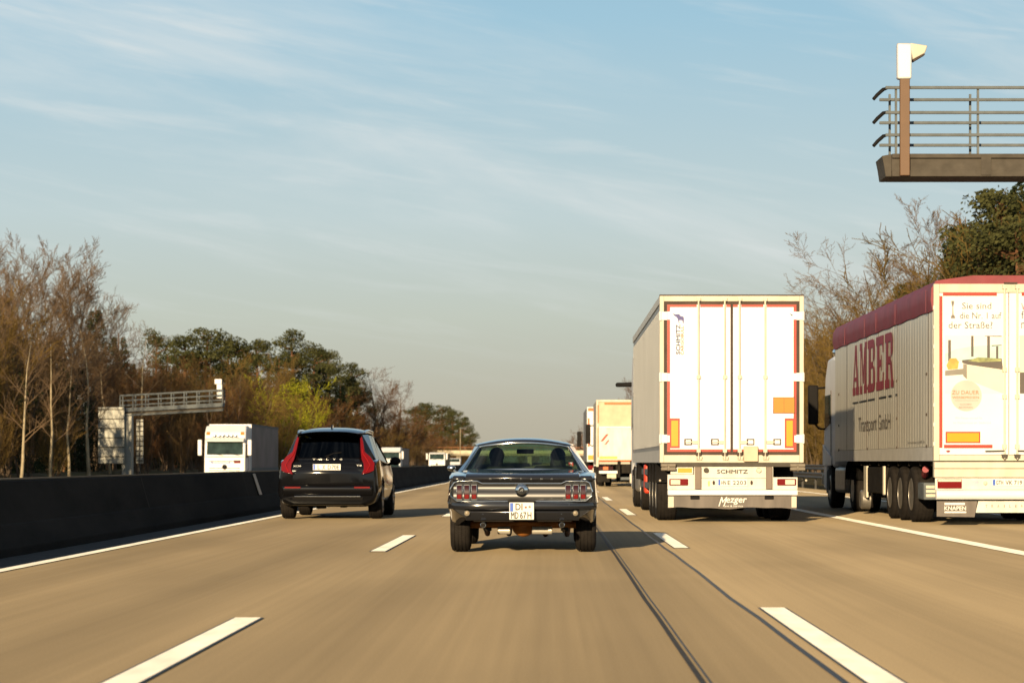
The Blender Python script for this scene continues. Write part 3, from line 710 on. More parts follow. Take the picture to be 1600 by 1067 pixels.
# -------- white box lorry in the right lane
def box_lorry(X, Y):
    t = thing('semi_trailer_truck', 'articulated lorry with tall white rear doors edged in red, nearest lorry of the right lane', 'lorry', (X, Y, .004))
    def X_(a): return ((a/2.807)+970-862)/88.2-X
    def Z_(b): return 1.08+(791.6-b)/247.6
    x0, x1 = -1.275, 1.275; L = 13.6; zt = 4.02; zb = 1.07
    box = MB().box(x0+.02, x1-.02, .10, L, zb+.04, zt-.01).build('trailer_box', M['trailergrey'], t, bevel=.02)
    # fluted side panels
    for s in (-1, 1):
        fl = MB(); y = .35
        while y < L-.2: fl.box(s*(x1-.018), s*(x1-.006), y, y+.10, zb+.30, zt-.25) if s > 0 else fl.box(-(x1-.006), -(x1-.018), y, y+.10, zb+.30, zt-.25); y += .2
        fl.build('side_ribs', M['trailergrey'], box)
    rl = MB()
    for s in (-1, 1):
        a, b = sorted((s*(x1-.02), s*x1)); rl.box(a, b, .1, L, zt-.13, zt+.004); rl.box(a, b, .1, L, zb, zb+.22)
    rl.build('side_rail', M['palerail'], box)
    # rear frame
    fr = MB().box(x0, x0+.075, -.02, .1, zb, zt); fr.box(x1-.075, x1, -.02, .1, zb, zt); fr.box(x0+.075, x1-.075, -.018, .1, zt-.10, zt); fr.box(x0+.075, x1-.075, -.018, .1, zb, zb+.135)
    fr.build('rear_frame', M['cream'], t, bevel=.008)
    MB().box(x0-.004, x1+.004, -.028, .12, zt, zt+.02).build('roof_edge', M['seal'], t)
    sl = MB(); sx0, sx1, sz0, sz1 = x0+.075, x1-.075, zb+.135, zt-.10
    sl.box(sx0, sx1, .0, .04, sz0, sz1); sl.build('door_seal', M['seal'], t)
    dd = []
    for a, b in ((sx0+.055, -.022), (.022, sx1-.055)):
        d = MB().box(a, b, -.02, .02, sz0+.055, sz1-.055).build('rear_door', M['doorwhite'], t, bevel=.006); dd.append(d)
    for i, d in enumerate(dd):
        a, b = (sx0+.055, -.022) if i == 0 else (.022, sx1-.055)
        tp = MB(); z0, z1 = sz0+.055, sz1-.055; w = .052; yy0, yy1 = -.023, -.019
        segs = [(z0, 1.42), (1.56, 2.50), (2.66, 3.60), (3.76, z1)]
        xe0, xe1 = (a, a+w) if i == 0 else (b-w, b)
        for q0, q1 in ((z0, Z_(705)), (Z_(675), Z_(437)), (Z_(403), Z_(168)), (Z_(133), z1)): tp.box(xe0, xe1, yy0, yy1, q0, q1)
        ia, ib = (a+w, b) if i == 0 else (a, b-w)
        brk = [X_(340), X_(455)] if i == 0 else [X_(520), X_(632)]
        xs = [ia] + sum([[q-.03, q+.03] for q in brk], []) + [ib]
        for k in range(0, len(xs), 2):
            tp.box(xs[k], xs[k+1], yy0, yy1, z1-w*.9, z1); tp.box(xs[k], xs[k+1], yy0, yy1, z0, z0+w*.9)
        tp.build('reflective_tape', M['red'], d)
        # hinges
        for zz in (Z_(152), Z_(420), Z_(690)):
            h0, h1 = (x0-.012, x0+.135) if i == 0 else (x1-.135, x1+.012)
            hg = MB().box(h0, h1, -.036, -.018, zz-.075, zz+.075); hx = x0+.012 if i == 0 else x1-.012
            hg.cyl((hx, -.04, zz-.085), (hx, -.04, zz+.085), .018, n=10)
            hg.build('hinge', M['white'], d, bevel=.006)
        for q in brk:
            rod = MB().cyl((q, -.055, zb+.06), (q, -.055, zt-.05), .0165, n=12)
            for zz in (Z_(80), Z_(420), Z_(742)): rod.box(q-.035, q+.035, -.075, -.02, zz-.03, zz+.03)
            rod = rod.build('locking_rod', M['cream'], d)
            kp = MB().box(q-.05, q+.05, -.07, -.022, zb+.12, zb+.21); kp.build('rod_keeper', M['seal'], rod, bevel=.01)
            k2 = MB().tube([(q-.04, -.05, zb+.10), (q-.03, -.05, zb+.05), (q+.05, -.05, zb+.05), (q+.06, -.05, zb+.10)], .011, 6); k2.build('rod_claw', M['cream'], rod)
        for hx, dr in (((X_(295), 1), (X_(412), 1)) if i == 0 else ((X_(568), -1), (X_(685), -1))):
            h = MB().box(hx-.07, hx+.07, -.028, -.02, Z_(718), Z_(690)).build('handle_recess', M['seal'], d, bevel=.012)
            MB().box(hx-.045, hx+.05, -.036, -.026, Z_(713), Z_(695)).build('handle_plate', M['white'], h, bevel=.01)
            l = MB().tube([(hx-.05, -.05, Z_(704)), (hx+.19*dr, -.055, Z_(704))], .011, 6); l.box(min(hx+.07*dr, hx+.19*dr), max(hx+.07*dr, hx+.19*dr), -.062, -.05, Z_(712), Z_(698)); l.build('door_handle', M['cream'], d)
        ma, mb_ = (214, 258) if i == 0 else (718, 760)
        mk = MB().box(X_(ma), X_(mb_), -.027, -.02, Z_(731), Z_(600)).build('reflector_marker', M['red'], d)
        MB().box(X_(ma+7), X_(mb_-7), -.031, -.027, Z_(722), Z_(610)).build('yellow_centre', M['yellow'], mk)
    og = MB().box(X_(667), X_(762), -.028, -.02, Z_(579), Z_(508)).build('warning_plate', M['blackpl'], t)
    MB().box(X_(669), X_(760), -.032, -.028, Z_(577), Z_(510)).build('orange_face', M['orange'], og)
    MB().box(X_(667)+.19, X_(667)+.194, -.034, -.032, Z_(577), Z_(510)).build('fold_line', M['seal'], og)
    MB().box(-.006, .03, -.016, .0, sz0+.02, sz1-.02).build('centre_seal', M['seal'], t)
    # emblem and lettering on the left door: text runs upwards
    O = (0, -.020, 0)
    text('SCHMITZ', (Z_(320), Z_(190), -X_(260), -X_(242)), M['navy'], dd[0], O=O, u=(0, 0, 1), v=(-1, 0, 0), bold=.05)
    text('CARGOBULL', (Z_(322), Z_(196), -X_(275), -X_(263)), M['orangepr'], dd[0], O=O, u=(0, 0, 1), v=(-1, 0, 0), bold=.04)
    def ep(a, b): return (X_((1040+a/13.33-970)*2.807), Z_((480+b/13.33-440)*2.807))
    el = [ep(*p) for p in ((150, 135), (200, 155), (285, 150), (300, 185), (375, 210), (380, 270), (372, 350), (355, 340), (345, 280), (290, 275), (275, 290), (295, 335), (270, 335), (245, 240), (215, 205), (170, 180))]
    MB().pry(el, -.024, -.0205).build('elephant_emblem', mat('violet blue print', (.06, .055, .22), .5), dd[0])
    e2 = [(X_(738), Z_(140)), (X_(754), Z_(148)), (X_(750), Z_(153)), (X_(744), Z_(147))]
    MB().pry(e2, -.024, -.0205).build('small_emblem', M['navy'], dd[1])
    MB().box(X_(537), X_(600), -.10, -.02, Z_(790), Z_(722)).build('document_box', mat('buff plastic', (.58, .47, .33), .5), t, bevel=.012)
    # lower rear
    MB().box(x0+.02, x1-.02, -.01, .2, Z_(812), zb).build('rear_sill', M['darksteel'], t)
    for a, b in ((175, 240), (740, 806)):
        q = MB()
        for zz in (Z_(806), Z_(822)):
            for c0, c1 in ((X_(a), X_((a+b)/2)-.008), (X_((a+b)/2)+.008, X_(b))): q.cyl((c0, -.09, zz), (c1, -.09, zz), .030, n=14)
        q.box(X_(a)+.01, X_(b)-.01, -.09, .0, Z_(830), Z_(799)); q.build('buffer_roller', mat('grey brown rubber', (.20, .17, .13), .5), t, bevel=.01)
    bx0, bx1 = X_(205), X_(775)
    pn = MB().box(X_(322), X_(668), .0, .06, Z_(912), Z_(812)).build('light_panel', M['dirtywhite'], t, bevel=.006)
    for a, b in ((205, 322), (668, 775)):
        MB().box(X_(a), X_(b)-.0, .0, .06, Z_(912), Z_(846 if a < 300 else 858)).build('light_panel', M['dirtywhite'], t, bevel=.006)
    MB().box(X_(218), X_(318), .003, .06, Z_(846)+.004, Z_(814)).build('panel_top', M['dirtywhite'], t, bevel=.005)
    for a, b in ((325, 352), (636, 663)): MB().box(X_(a), X_(b), -.05, .1, Z_(911), Z_(812)).build('bracket', mat('worn steel bracket', (.17, .13, .10), .6, var=.2), t, bevel=.01)
    MB().box(bx0, bx1, -.06, .10, Z_(937), Z_(913)).build('underrun_bar', M['white'], t, bevel=.015)
    ln = MB().box(X_(352), X_(636), -.004, .0, Z_(862)-.004, Z_(862)+.004).build('panel_seam', M['greypr'], pn)
    text('SCHMITZ', (X_(422), X_(556), Z_(842), Z_(825)), M['blackpr'], pn, O=(0, -.004, 0), bold=.05)
    for a, b, f in ((212, 295, 1), (685, 768, -1)):
        l = MB().box(X_(a), X_(b), -.03, .0, Z_(894), Z_(865)).build('tail_lamp', M['lampred'], t, bevel=.012)
        c0, c1 = (a+6, a+48) if f > 0 else (b-48, b-6)
        MB().box(X_(c0), X_(c1), -.037, -.028, Z_(890), Z_(869)).build('clear_lens', M['lampclear'], l, bevel=.008)
    plate(t, X_(490), -.018, Z_(882), X_(555)-X_(425), Z_(868)-Z_(898), [('HN', (-.20, -.12, -.035, .035)), ('E 2203', (-.09, .24, -.035, .035))])
    for a in (407, 573): MB().ell((X_(a), -.01, Z_(882)), (.022, .03, .04), 12, 8).build('plate_lamp', M['seal'], t)
    for a in (375, 605): 
        q = MB().lathe([(-.05, .001), (-.05, .04), (0, .048)], (X_(a), 0, Z_(828)), 18, 1).build('air_coupling', M['cream'] if a > 500 else M['darksteel'], t)
    MB().box(X_(382), X_(390), -.008, 0, Z_(897), Z_(875)).build('test_label', mat('faded yellow label', (.60, .50, .18), .5), pn)
    st = MB().box(X_(250), X_(312), -.004, .003, Z_(838), Z_(818)).build('yellow_label', M['yellow'], t)
    text('MAUT', (X_(275), X_(308), Z_(834), Z_(826)), M['seal'], st, O=(0, -.004, 0)) if False else None
    MB().tube([(X_(775), .02, Z_(878)), (X_(795), .0, Z_(874)), (X_(808), -.01, Z_(868))], .012, 6).build('marker_stalk', M['blackpl'], t)
    MB().ell((X_(812), -.02, Z_(872)), (.022, .03, .022), 10, 8).build('marker_lamp', M['lampclear'], t)
    MB().tube([(-1.16, .5, .75), (-1.24, .4, .75)], .012, 6).build('marker_stalk', M['blackpl'], t); MB().ell((-1.25, .38, .75), (.022, .03, .022), 10, 8).build('marker_lamp', M['lampclear'], t)
    # long flap with wavy lower edge
    fp = [(X_(207), Z_(940))]
    n = 30
    for k in range(n+1):
        u = k/n; fp.append((X_(207)+(X_(770)-X_(207))*u, Z_(993)+.012*math.sin(u*11)+.008*math.sin(u*23)))
    fp.append((X_(770), Z_(940)))
    fl = MB().pry(fp, -.01, .0).build('mud_flap', M['flap'], t)
    for a, b in ((207, 232), (748, 770)): MB().box(X_(a), X_(b), -.016, -.011, Z_(990), Z_(943)).build('white_end_strip', M['cream'], fl)
    text('M', (X_(428), X_(466), Z_(985), Z_(945)), M['plate'], fl, O=(0, -.012, 0), shear=.45, bold=.01)
    text('ezger', (X_(462), X_(552), Z_(978), Z_(950)), M['plate'], fl, O=(0, -.012, 0), shear=.2, bold=.02)
    text('Rent & Service', (X_(448), X_(535), Z_(988), Z_(980)), M['plate'], fl, O=(0, -.012, 0), bold=.015)
    for a in (325, 650): MB().box(X_(a-20), X_(a+20), -.03, .06, Z_(955), Z_(940)).build('flap_bracket', M['blackpl'], t, bevel=.008)
    # under
    trailer_under(t, L, [2.2, 3.51, 4.82])
    for s in (-1, 1):
        g = MB()
        for z in (.55, .82): g.box(s*1.22-.015, s*1.22+.015, 5.6, 9.2, z, z+.12)
        g.build('side_guard', M['steel'], t)
        MB().box(s*1.0-.22, s*1.0+.24, 5.7, 6.7, .50, 1.0).build('pallet_box', M['chassis'], t, bevel=.03)
    MB().box(-1.24, -.9, 7.6, 8.1, .42, 1.04).build('extinguisher_box', mat('signal red plastic', (.60, .05, .02), .4, var=.2), t, bevel=.05, seg=3)
    fenders(t, [2.2, 3.51, 4.82], half=1.06)
    tractor(t, L, M['white'], camarm=True)
    return t

# -------- letters with slab serifs
SLAB = {
 'A': [[(.08,.0),(.46,.0),(.46,.16),(.08,.16)], [(.54,0),(1,0),(1,.16),(.54,.16)], [(.16,.16),(.30,.16),(.58,1),(.44,1)], [(.64,.16),(.92,.16),(.66,1),(.46,1)], [(.30,.28),(.70,.28),(.68,.36),(.32,.36)]],
 'M': [[(0,0),(.34,0),(.34,.16),(0,.16)], [(.56,0),(1,0),(1,.16),(.56,.16)], [(0,.86),(.30,.86),(.30,1),(0,1)], [(.70,.86),(1,.86),(1,1),(.70,1)], [(.10,.16),(.22,.16),(.22,.86),(.10,.86)], [(.66,.16),(.92,.16),(.92,.86),(.66,.86)], [(.22,.86),(.30,1),(.56,.20),(.44,.20)], [(.44,.20),(.56,.20),(.72,.9),(.64,.9)]],
 'B': [[(0,0),(.75,0),(.75,.16),(0,.16)], [(0,.84),(.70,.84),(.70,1),(0,1)], [(.14,.16),(.42,.16),(.42,.84),(.14,.84)], [(.42,.45),(.72,.45),(.72,.57),(.42,.57)], [(.70,.57),(.86,.60),(.92,.68),(.92,.86),(.84,.97),(.70,1)], [(.72,.0),(.88,.04),(.97,.14),(.97,.36),(.88,.46),(.72,.50)]],
 'E': [[(0,0),(.96,0),(.96,.16),(0,.16)], [(0,.84),(.94,.84),(.94,1),(0,1)], [(.14,.16),(.44,.16),(.44,.84),(.14,.84)], [(.44,.44),(.70,.44),(.70,.56),(.44,.56)], [(.78,.16),(.96,.16),(.96,.32),(.84,.32)], [(.82,.68),(.94,.68),(.94,.84),(.76,.84)], [(.62,.36),(.72,.36),(.72,.64),(.62,.64)]],
 'R': [[(0,0),(.52,0),(.52,.16),(0,.16)], [(.70,0),(1,0),(1,.14),(.70,.14)], [(0,.84),(.70,.84),(.70,1),(0,1)], [(.14,.16),(.42,.16),(.42,.84),(.14,.84)], [(.42,.44),(.68,.44),(.68,.57),(.42,.57)], [(.68,.55),(.86,.60),(.92,.68),(.92,.86),(.84,.97),(.68,1)], [(.60,.44),(.74,.14),(.96,.14),(.84,.40),(.76,.50)]],
}
def tarp_lorry(X, Y):
    t = thing('tarpaulin_trailer_truck', 'articulated lorry with grey ribbed sides and a crimson roof tarpaulin, at the right edge', 'lorry', (X, Y, .004))
    def X_(a): return (a/3.68+1440-862)/92-X
    def Z_(b): return 1.08+(1074.6-b)/338.7
    L = 13.7; x0, x1 = -1.275, 1.275; zt = 4.15; zb = 1.12
    bx = MB().box(x0+.03, x1-.03, .08, L, zb, zt-.05).build('trailer_box', M['alu'], t, bevel=.01)
    for s in (-1, 1):
        pl = MB(); y = .14
        while y < L-.1:
            a, b = sorted((s*(x1-.03), s*(x1-.006))); pl.box(a, b, y, y+.285, zb+.22, zt-.5); y += .30
        pl.build('side_planks', M['alu'], bx, bevel=.006)
    rl = MB()
    for s in (-1, 1):
        a, b = sorted((s*(x1-.03), s*x1)); rl.box(a, b, .05, L, zb-.02, zb+.215)
    rl.build('side_rail', M['palerail'], bx)
    for y in (.55, 4.05, 6.6, 8.3, 11.5): MB().box(-x1+.0015, -x1+.02, y, y+.022, zb+.22, zt-.45).build('plank_seam', M['seal'], bx)
    rv = MB()
    for y in (.75, 4.2, 8.2, 12.9):
        for z in (1.35, 1.9, 2.6): rv.ell((-x1, y, z), (.012, .03, .03), 8, 6)
    rv.build('rivet', M['seal'], bx)
    # rolling tarpaulin: cross-section swept with sagging between bows
    mb = MB(); ny = 60
    for i in range(ny+1):
        y = .04+(L-.02)*i/ny; bow = abs(math.sin(math.pi*y/1.15)); sg = .03*bow
        pr = []
        for s, o in ((-1, 1), (1, -1)):
            q = [(s*(x1+.012), zt-.50-.01*math.sin(i*.9)), (s*(x1+.045-sg*.6), zt-.32), (s*(x1+.03), zt-.12), (s*(x1-.05), zt+.01-sg*.3), (s*.6, zt+.10-sg)]
            pr += q if s < 0 else list(reversed(q))
        mb.v += [(a, y, b) for a, b in pr]
    for i in range(ny):
        for j in range(9): mb.f.append((i*10+j, i*10+j+1, (i+1)*10+j+1, (i+1)*10+j))
    mb.f.append(tuple(range(9, -1, -1))); mb.f.append(tuple(ny*10+j for j in range(10)))
    tp = mb.build('roof_tarpaulin', M['redtarp'], t, smooth=60)
    bt = MB()
    for y in (.5, 4.05, 6.6, 8.3, 11.5): bt.box(-x1-.052, -x1-.046, y, y+.04, zt-.50, zt-.12)
    bt.build('tarp_strap', M['redtarp'], tp)
    # AMBER on the left side: image reading direction is towards the rear (-y)
    sx = -x1-.004; uA, uB = 49.7-Y, 43.5-Y
    lt = MB(); k = 0; cell = (uA-uB)/5; dp = 0
    for i, ch in enumerate('AMBER'):
        for st in SLAB[ch]:
            dp += .0004; pts = [(uA-cell*i-cell*.90*a, 2.50+1.06*b) for a, b in st]
            lt.v += [(sx-dp+.004, a, b) for a, b in pts] ; n = len(pts); lt.f.append(tuple(range(len(lt.v)-n, len(lt.v))))
    so = lt.build('side_lettering', M['redlet'], bx, smooth=0, fix=False)
    ul = MB()
    for a, b in ((49.6, 48.7), (48.5, 47.3), (47.2, 46.2), (45.6, 44.6), (44.3, 43.9), (43.4, 43.2)): ul.box(sx-.002, sx, b-Y, a-Y, 2.325, 2.36)
    ul.build('underline', M['blackpr'], so)
    text('Transport GmbH', (49.7-48.6, 49.7-44.0, 1.62, 2.02), M['brownpr'], bx, O=(sx, uA, 0), u=(0, -1, 0))
    text('www.amber-gmbh.de', (49.7-41.9, 49.7-40.0, 1.40, 1.46), M['greypr'], bx, O=(sx, uA, 0), u=(0, -1, 0))
    # rear frame and doors
    fr = MB().box(x0, x0+.10, -.02, .08, zb-.02, zt-.05); fr.box(x1-.10, x1, -.02, .08, zb-.02, zt-.05); fr.box(x0+.10, x1-.10, -.018, .08, zt-.20, zt-.05); fr.box(x0+.10, x1-.10, -.018, .08, zb-.02, zb+.08)
    fr.build('rear_frame', M['cream'], t, bevel=.01)
    hs = MB()
    for z in [1.35+.33*k for k in range(8)]: hs.box(x0-.008, x0+.03, -.03, .04, z, z+.07)
    hs.build('frame_hinge', M['dirtywhite'], t, bevel=.006)
    cx = 0.0
    dl = MB().box(x0+.10, cx-.006, -.012, .03, zb+.085, zt-.205).build('rear_door', M['white'], t, bevel=.005)
    dr = MB().box(cx+.006, x1-.10, -.012, .03, zb+.085, zt-.205).build('rear_door', M['white'], t, bevel=.005)
    for i, d in enumerate((dl, dr)):
        w = .060; tp_ = MB(); e = X_(97)
        if i == 0: tp_.box(X_(97), X_(97)+w, -.017, -.012, Z_(993), Z_(122)); tp_.box(X_(120), X_(430), -.0175, -.012, Z_(121), Z_(101)); tp_.box(X_(126), X_(405), -.0175, -.012, Z_(995), Z_(975))
        else: tp_.box(X_(572), -X_(120), -.0175, -.012, Z_(121), Z_(101)); tp_.box(-X_(97)-w, -X_(97), -.017, -.012, Z_(993), Z_(122)); tp_.box(-X_(405), -X_(126), -.0175, -.012, Z_(995), Z_(975))
        tp_.build('reflective_tape', M['red'], d)
        s = -1 if i == 0 else 1
        for q in ((X_(467), X_(478)) if 0 else (X_(472),) if i == 0 else (X_(545),)):
            rod = MB().cyl((q, -.05, zb-.02), (q, -.05, zt-.08), .017, n=12)
            for zz in (Z_(70), Z_(545), Z_(700), Z_(985)): rod.box(q-.035, q+.035, -.065, -.01, zz-.035, zz+.035)
            rod = rod.build('locking_rod', M['cream'], d)
            hd = MB().tube([(q, -.06, Z_(1010)), (q+s*.33, -.065, Z_(1012))], .012, 6); hd.box(q-.045, q+.045, -.08, -.02, Z_(1050), Z_(1030)); hd.tube([(q-.05, -.05, Z_(1030)), (q, -.07, Z_(1065)), (q+.05, -.05, Z_(1035))], .012, 6)
            hd.build('lock_handle', M['darksteel'], rod)
    x_ = MB().box(X_(470), X_(545), -.06, -.015, Z_(52), Z_(44)); x_.build('latch', M['seal'], t)
    # advert on both doors: flat printed picture
    def area(a0, a1, b0, b1, m, nm, par, d=.0): return MB().box(X_(a0), X_(a1), -.0145-d, -.012, Z_(b1), Z_(b0)).build(nm, M[m], par)
    ad = MB().box(X_(132), X_(466), -.0143, -.012, Z_(682), Z_(348)).build('kitchen_poster', M['plate'], dl)
    P2 = lambda pts, m, nm, d: MB().pry([(X_(a), Z_(b)) for a, b in pts], -.0145-d, -.0143-d+.0001).build(nm, M[m], ad)
    P2([(132, 455), (200, 425), (300, 410), (400, 402), (458, 400), (458, 480), (132, 500)], 'ad_sea', 'sea_print', .0005)
    P2([(150, 374), (166, 374), (166, 500), (150, 500)], 'ad_dark', 'post_print', .001)
    P2([(282, 350), (296, 350), (296, 470), (282, 470)], 'ad_dark', 'post_print', .001)
    P2([(374, 352), (390, 352), (390, 480), (374, 480)], 'ad_dark', 'post_print', .001)
    P2([(360, 350), (458, 350), (458, 356), (360, 353)], 'ad_dark', 'post_print', .0012)
    P2([(400, 404), (458, 402), (458, 406), (400, 410)], 'ad_dark', 'shade_print', .0012); P2([(425, 410), (438, 410), (438, 480), (425, 480)], 'ad_dark', 'post_print', .001)
    P2([(132, 550), (240, 538), (240, 572), (132, 580)], 'greypr', 'sofa_print', .0014)
    P2([(140, 520), (160, 480), (195, 478), (212, 500), (205, 540), (150, 545)], 'ad_gold', 'chair_print', .0016)
    P2([(230, 490), (350, 478), (458, 480), (466, 545), (260, 515), (230, 505)], 'ad_dark', 'worktop_print', .0018)
    P2([(262, 494), (320, 474), (400, 478), (455, 484), (455, 496), (330, 502)], 'ad_green', 'food_print', .0022)
    P2([(258, 516), (466, 546), (466, 682), (258, 600)], 'ad_cream', 'counter_print', .002)
    P2([(236, 510), (258, 516), (258, 600), (236, 580)], 'greypr', 'counter_end_print', .002)
    P2([(132, 590), (236, 575), (300, 620), (466, 640), (466, 682), (132, 682)], 'ad_badge', 'floor_print', .0016) if False else None
    bd = MB().lathe([(-.0185, .001), (-.0185, .262), (-.0145, .262)], (X_(254), 0, Z_(694)), 40, 1).build('round_badge', M['ad_badge'], dl)
    O = (0, -.019, 0)
    text('ZU DAUER', (X_(172), X_(327), Z_(687), Z_(664)), M['orangepr'], bd, O=O); text('WERBEPREISEN', (X_(174), X_(326), Z_(711), Z_(697)), M['orangepr'], bd, O=O)
    text('KÜCHEN', (X_(220), X_(282), Z_(748), Z_(737)), M['brownpr'], bd, O=O); text('AKTIONEN', (X_(210), X_(290), Z_(766), Z_(756)), M['brownpr'], bd, O=O)
    MB().box(X_(190), X_(322), -.0192, -.0186, Z_(723), Z_(721)).build('badge_line', M['brownpr'], bd)
    O = (0, -.0125, 0)
    text('Sie sind', (X_(230), X_(398), Z_(196), Z_(160)), M['adtext'], dl, O=O); text('die Nr. 1 auf', (X_(217), X_(456), Z_(252), Z_(216)), M['adtext'], dl, O=O); text('der Straße?', (X_(152), X_(405), Z_(308), Z_(270)), M['adtext'], dl, O=O)
    MB().pry([(X_(a), Z_(b)) for a, b in ((166, 250), (190, 250), (188, 236), (181, 230), (179, 186), (183, 168), (184, 150), (168, 150), (170, 168), (175, 186), (174, 230), (167, 236))], -.015, -.012).build('trophy_print', M['brownpr'], dl)
    text('Wir freuen uns auf Sie', (X_(190), X_(345), Z_(828), Z_(815)), mat('very faint print', (.66, .62, .56), .5), dl, O=O); text('im Küchenhaus am Stadtrand', (X_(180), X_(395), Z_(855), Z_(842)), MATS['very faint print'], dl, O=O)
    for s_, a, b in (('Wir', 172, 205), ('fahren', 218, 252), ('mit', 270, 308)): text(s_, (X_(570), X_(570+len(s_)*22), Z_(b), Z_(a-10)), M['redlet'] if s_ == 'Wir' else M['adtext'], dr, O=O)
    ad2 = MB().box(X_(560), X_(900), -.0143, -.012, Z_(682), Z_(348)).build('kitchen_poster', M['ad_cream'], dr)
    MB().box(X_(562), X_(620), -.0155, -.0143, Z_(682), Z_(560)).build('cupboard_print', M['ad_dark'], ad2); MB().box(X_(600), X_(880), -.0155, -.0143, Z_(470), Z_(420)).build('shelf_print', M['greypr'], ad2)
    mk = MB().box(X_(135), X_(335), -.017, -.012, Z_(966), Z_(900)).build('reflector_marker', M['red'], dl)
    MB().box(X_(143), X_(327), -.020, -.017, Z_(959), Z_(908)).build('yellow_centre', M['yellow'], mk)
    mk = MB().box(-X_(335), -X_(135), -.017, -.012, Z_(966), Z_(900)).build('reflector_marker', M['red'], dr)
    MB().box(-X_(327), -X_(143), -.020, -.017, Z_(959), Z_(908)).build('yellow_centre', M['yellow'], mk)
    MB().ell((X_(150), -.014, Z_(1013)), (.035, .004, .02), 12, 6).build('small_label', M['redlet'], dl)
    # lower rear: steps of the sill, lamps, bumper tube, flap
    def K(px): return (px-862)/92-X
    def Q(py): return 1.08+(722-py)/92
    MB().prx([(-.03, Q(722)), (-.05, Q(731)), (-.02, Q(733)), (-.02, Q(746)), (.12, Q(746)), (.12, Q(721))], x0+.01, x1-.01).build('rear_sill', M['cream'], t, bevel=.006)
    lp = MB().box(K(1461), -K(1461), -.0, .06, Q(765), Q(747)).build('light_panel', M['dirtywhite'], t, bevel=.005)
    for s in (-1, 1):
        a, b = K(1464), K(1502)
        if s > 0: a, b = -b, -a
        l = MB().box(a, b, -.03, .0, Q(763), Q(748.5)).build('tail_lamp', M['lampred'], t, bevel=.006)
        MB().box(a+.01, b-.01, -.033, -.03, Q(752.5), Q(749)).build('clear_lens', M['lampclear'], l)
    plate(t, K(1550)+.26, -.012, Q(754), .52, .115, [('GTH', (-.20, -.08, -.036, .036)), ('VK 719', (-.04, .24, -.036, .036))])
    MB().ell((K(1539), -.01, Q(755)), (.035, .03, .035), 12, 8).build('air_coupling', M['cream'], t)
    lb = MB()
    for k in range(4): lb.box(K(1517), K(1529), -.004, .0, Q(751.5+k*2), Q(751+k*2))
    lb.build('data_label', M['bluepr'], lp)
    MB().prx([(.0+.07*math.cos(R(a))*-1, Q(773)+.085*math.sin(R(a))) for a in range(0, 360, 24)], K(1462), -K(1462)).build('underrun_bar', M['white'], t, smooth=60)
    fp = MB().pry([(K(1464), Q(783)), (K(1527.5), Q(783)), (K(1523), Q(808)), (K(1464), Q(807))], .05, .06).build('mud_flap', M['flap'], t)
    text('KNAPEN', (K(1476), K(1509.5), Q(797), Q(791)), M['plate'], fp, O=(0, .048, 0), bold=.03)
    MB().box(K(1476), K(1508), .047, .05, Q(789), Q(785.5)).build('white_bar', M['plate'], fp); MB().box(K(1476), K(1510), .047, .05, Q(801.5), Q(799)).build('white_bar', M['plate'], fp)
    f2 = MB().pry([(-K(1464), Q(783)), (-K(1527.5), Q(783)), (-K(1523), Q(808)), (-K(1464), Q(807))], .05, .06).build('mud_flap', M['flap'], t)
    bn = MB().pry([(K(1529), Q(783)), (-K(1529), Q(783)), (-K(1525), Q(801)), (K(1525), Q(801))], .05, .056).build('trailer_banner', M['dirtywhite'], t)
    for k, ch in enumerate('TRAILER'): x = K(1541.5+k*9.3); text(ch, (x-.016*(.4 if ch == 'I' else 1), x+.016*(.4 if ch == 'I' else 1), Q(793), Q(788.5)), M['brownpr'], bn, O=(0, .048, 0))
    trailer_under(t, L, [2.55, 3.86, 5.17], half=1.08, gear=9.4)
    bxl = MB().box(-1.24, -.75, 1.25, 1.9, .42, .72).build('tool_box', M['steel'], t, bevel=.02)
    vb = MB()
    for k in range(3): vb.box(-1.20, -.82, 1.243, 1.25, .47+.075*k, .52+.075*k)
    vb.build('box_slots', M['cream'], bxl)
    MB().tube([(-1.15, 1.6, .95), (-1.1, 2.0, .85)], .06, 10).build('red_cylinder', M['redlet'], t)
    MB().box(-1.22, -.8, 6.0, 8.6, .45, .98).build('pallet_box', M['chassis'], t, bevel=.03)
    g = MB().box(-1.26, -1.22, 6.0, 6.15, .45, 1.0); g.box(-1.24, -1.2, 8.6, 9.0, .35, 1.0); g.build('box_frame', M['cream'], t)
    MB().box(-1.23, -.9, 8.65, 8.9, .55, .80).build('extinguisher_box', M['lampred'], t, bevel=.03)
    MB().lathe([(-1.30, .001), (-1.30, .17), (-1.27, .2), (-1.1, .2)], (0, 9.1, .30), 20, 0).build('spare_hub', M['rim'], t)
    fenders(t, [11.35], half=.95, w=.62)
    c = tractor(t, L, M['white'], h=3.55)
    for s in (-1, 1):
        for k, (yy, zz) in enumerate(((L+1.6, 3.66), (L+2.1, 3.42))):
            MB().lathe([(-.12, .03), (-.08, .10), (.06, .12), (.07, .001)], (s*1.0, yy, zz), 16, 1).build('spotlight', M['chrome'], c)
    MB().prx([(L+.9, 1.0), (L+2.5, 1.0), (L+2.5, 1.5), (L+.9, 1.2)], -1.25, -1.23).build('side_skirt', M['white'], t, bevel=.005)
    return t

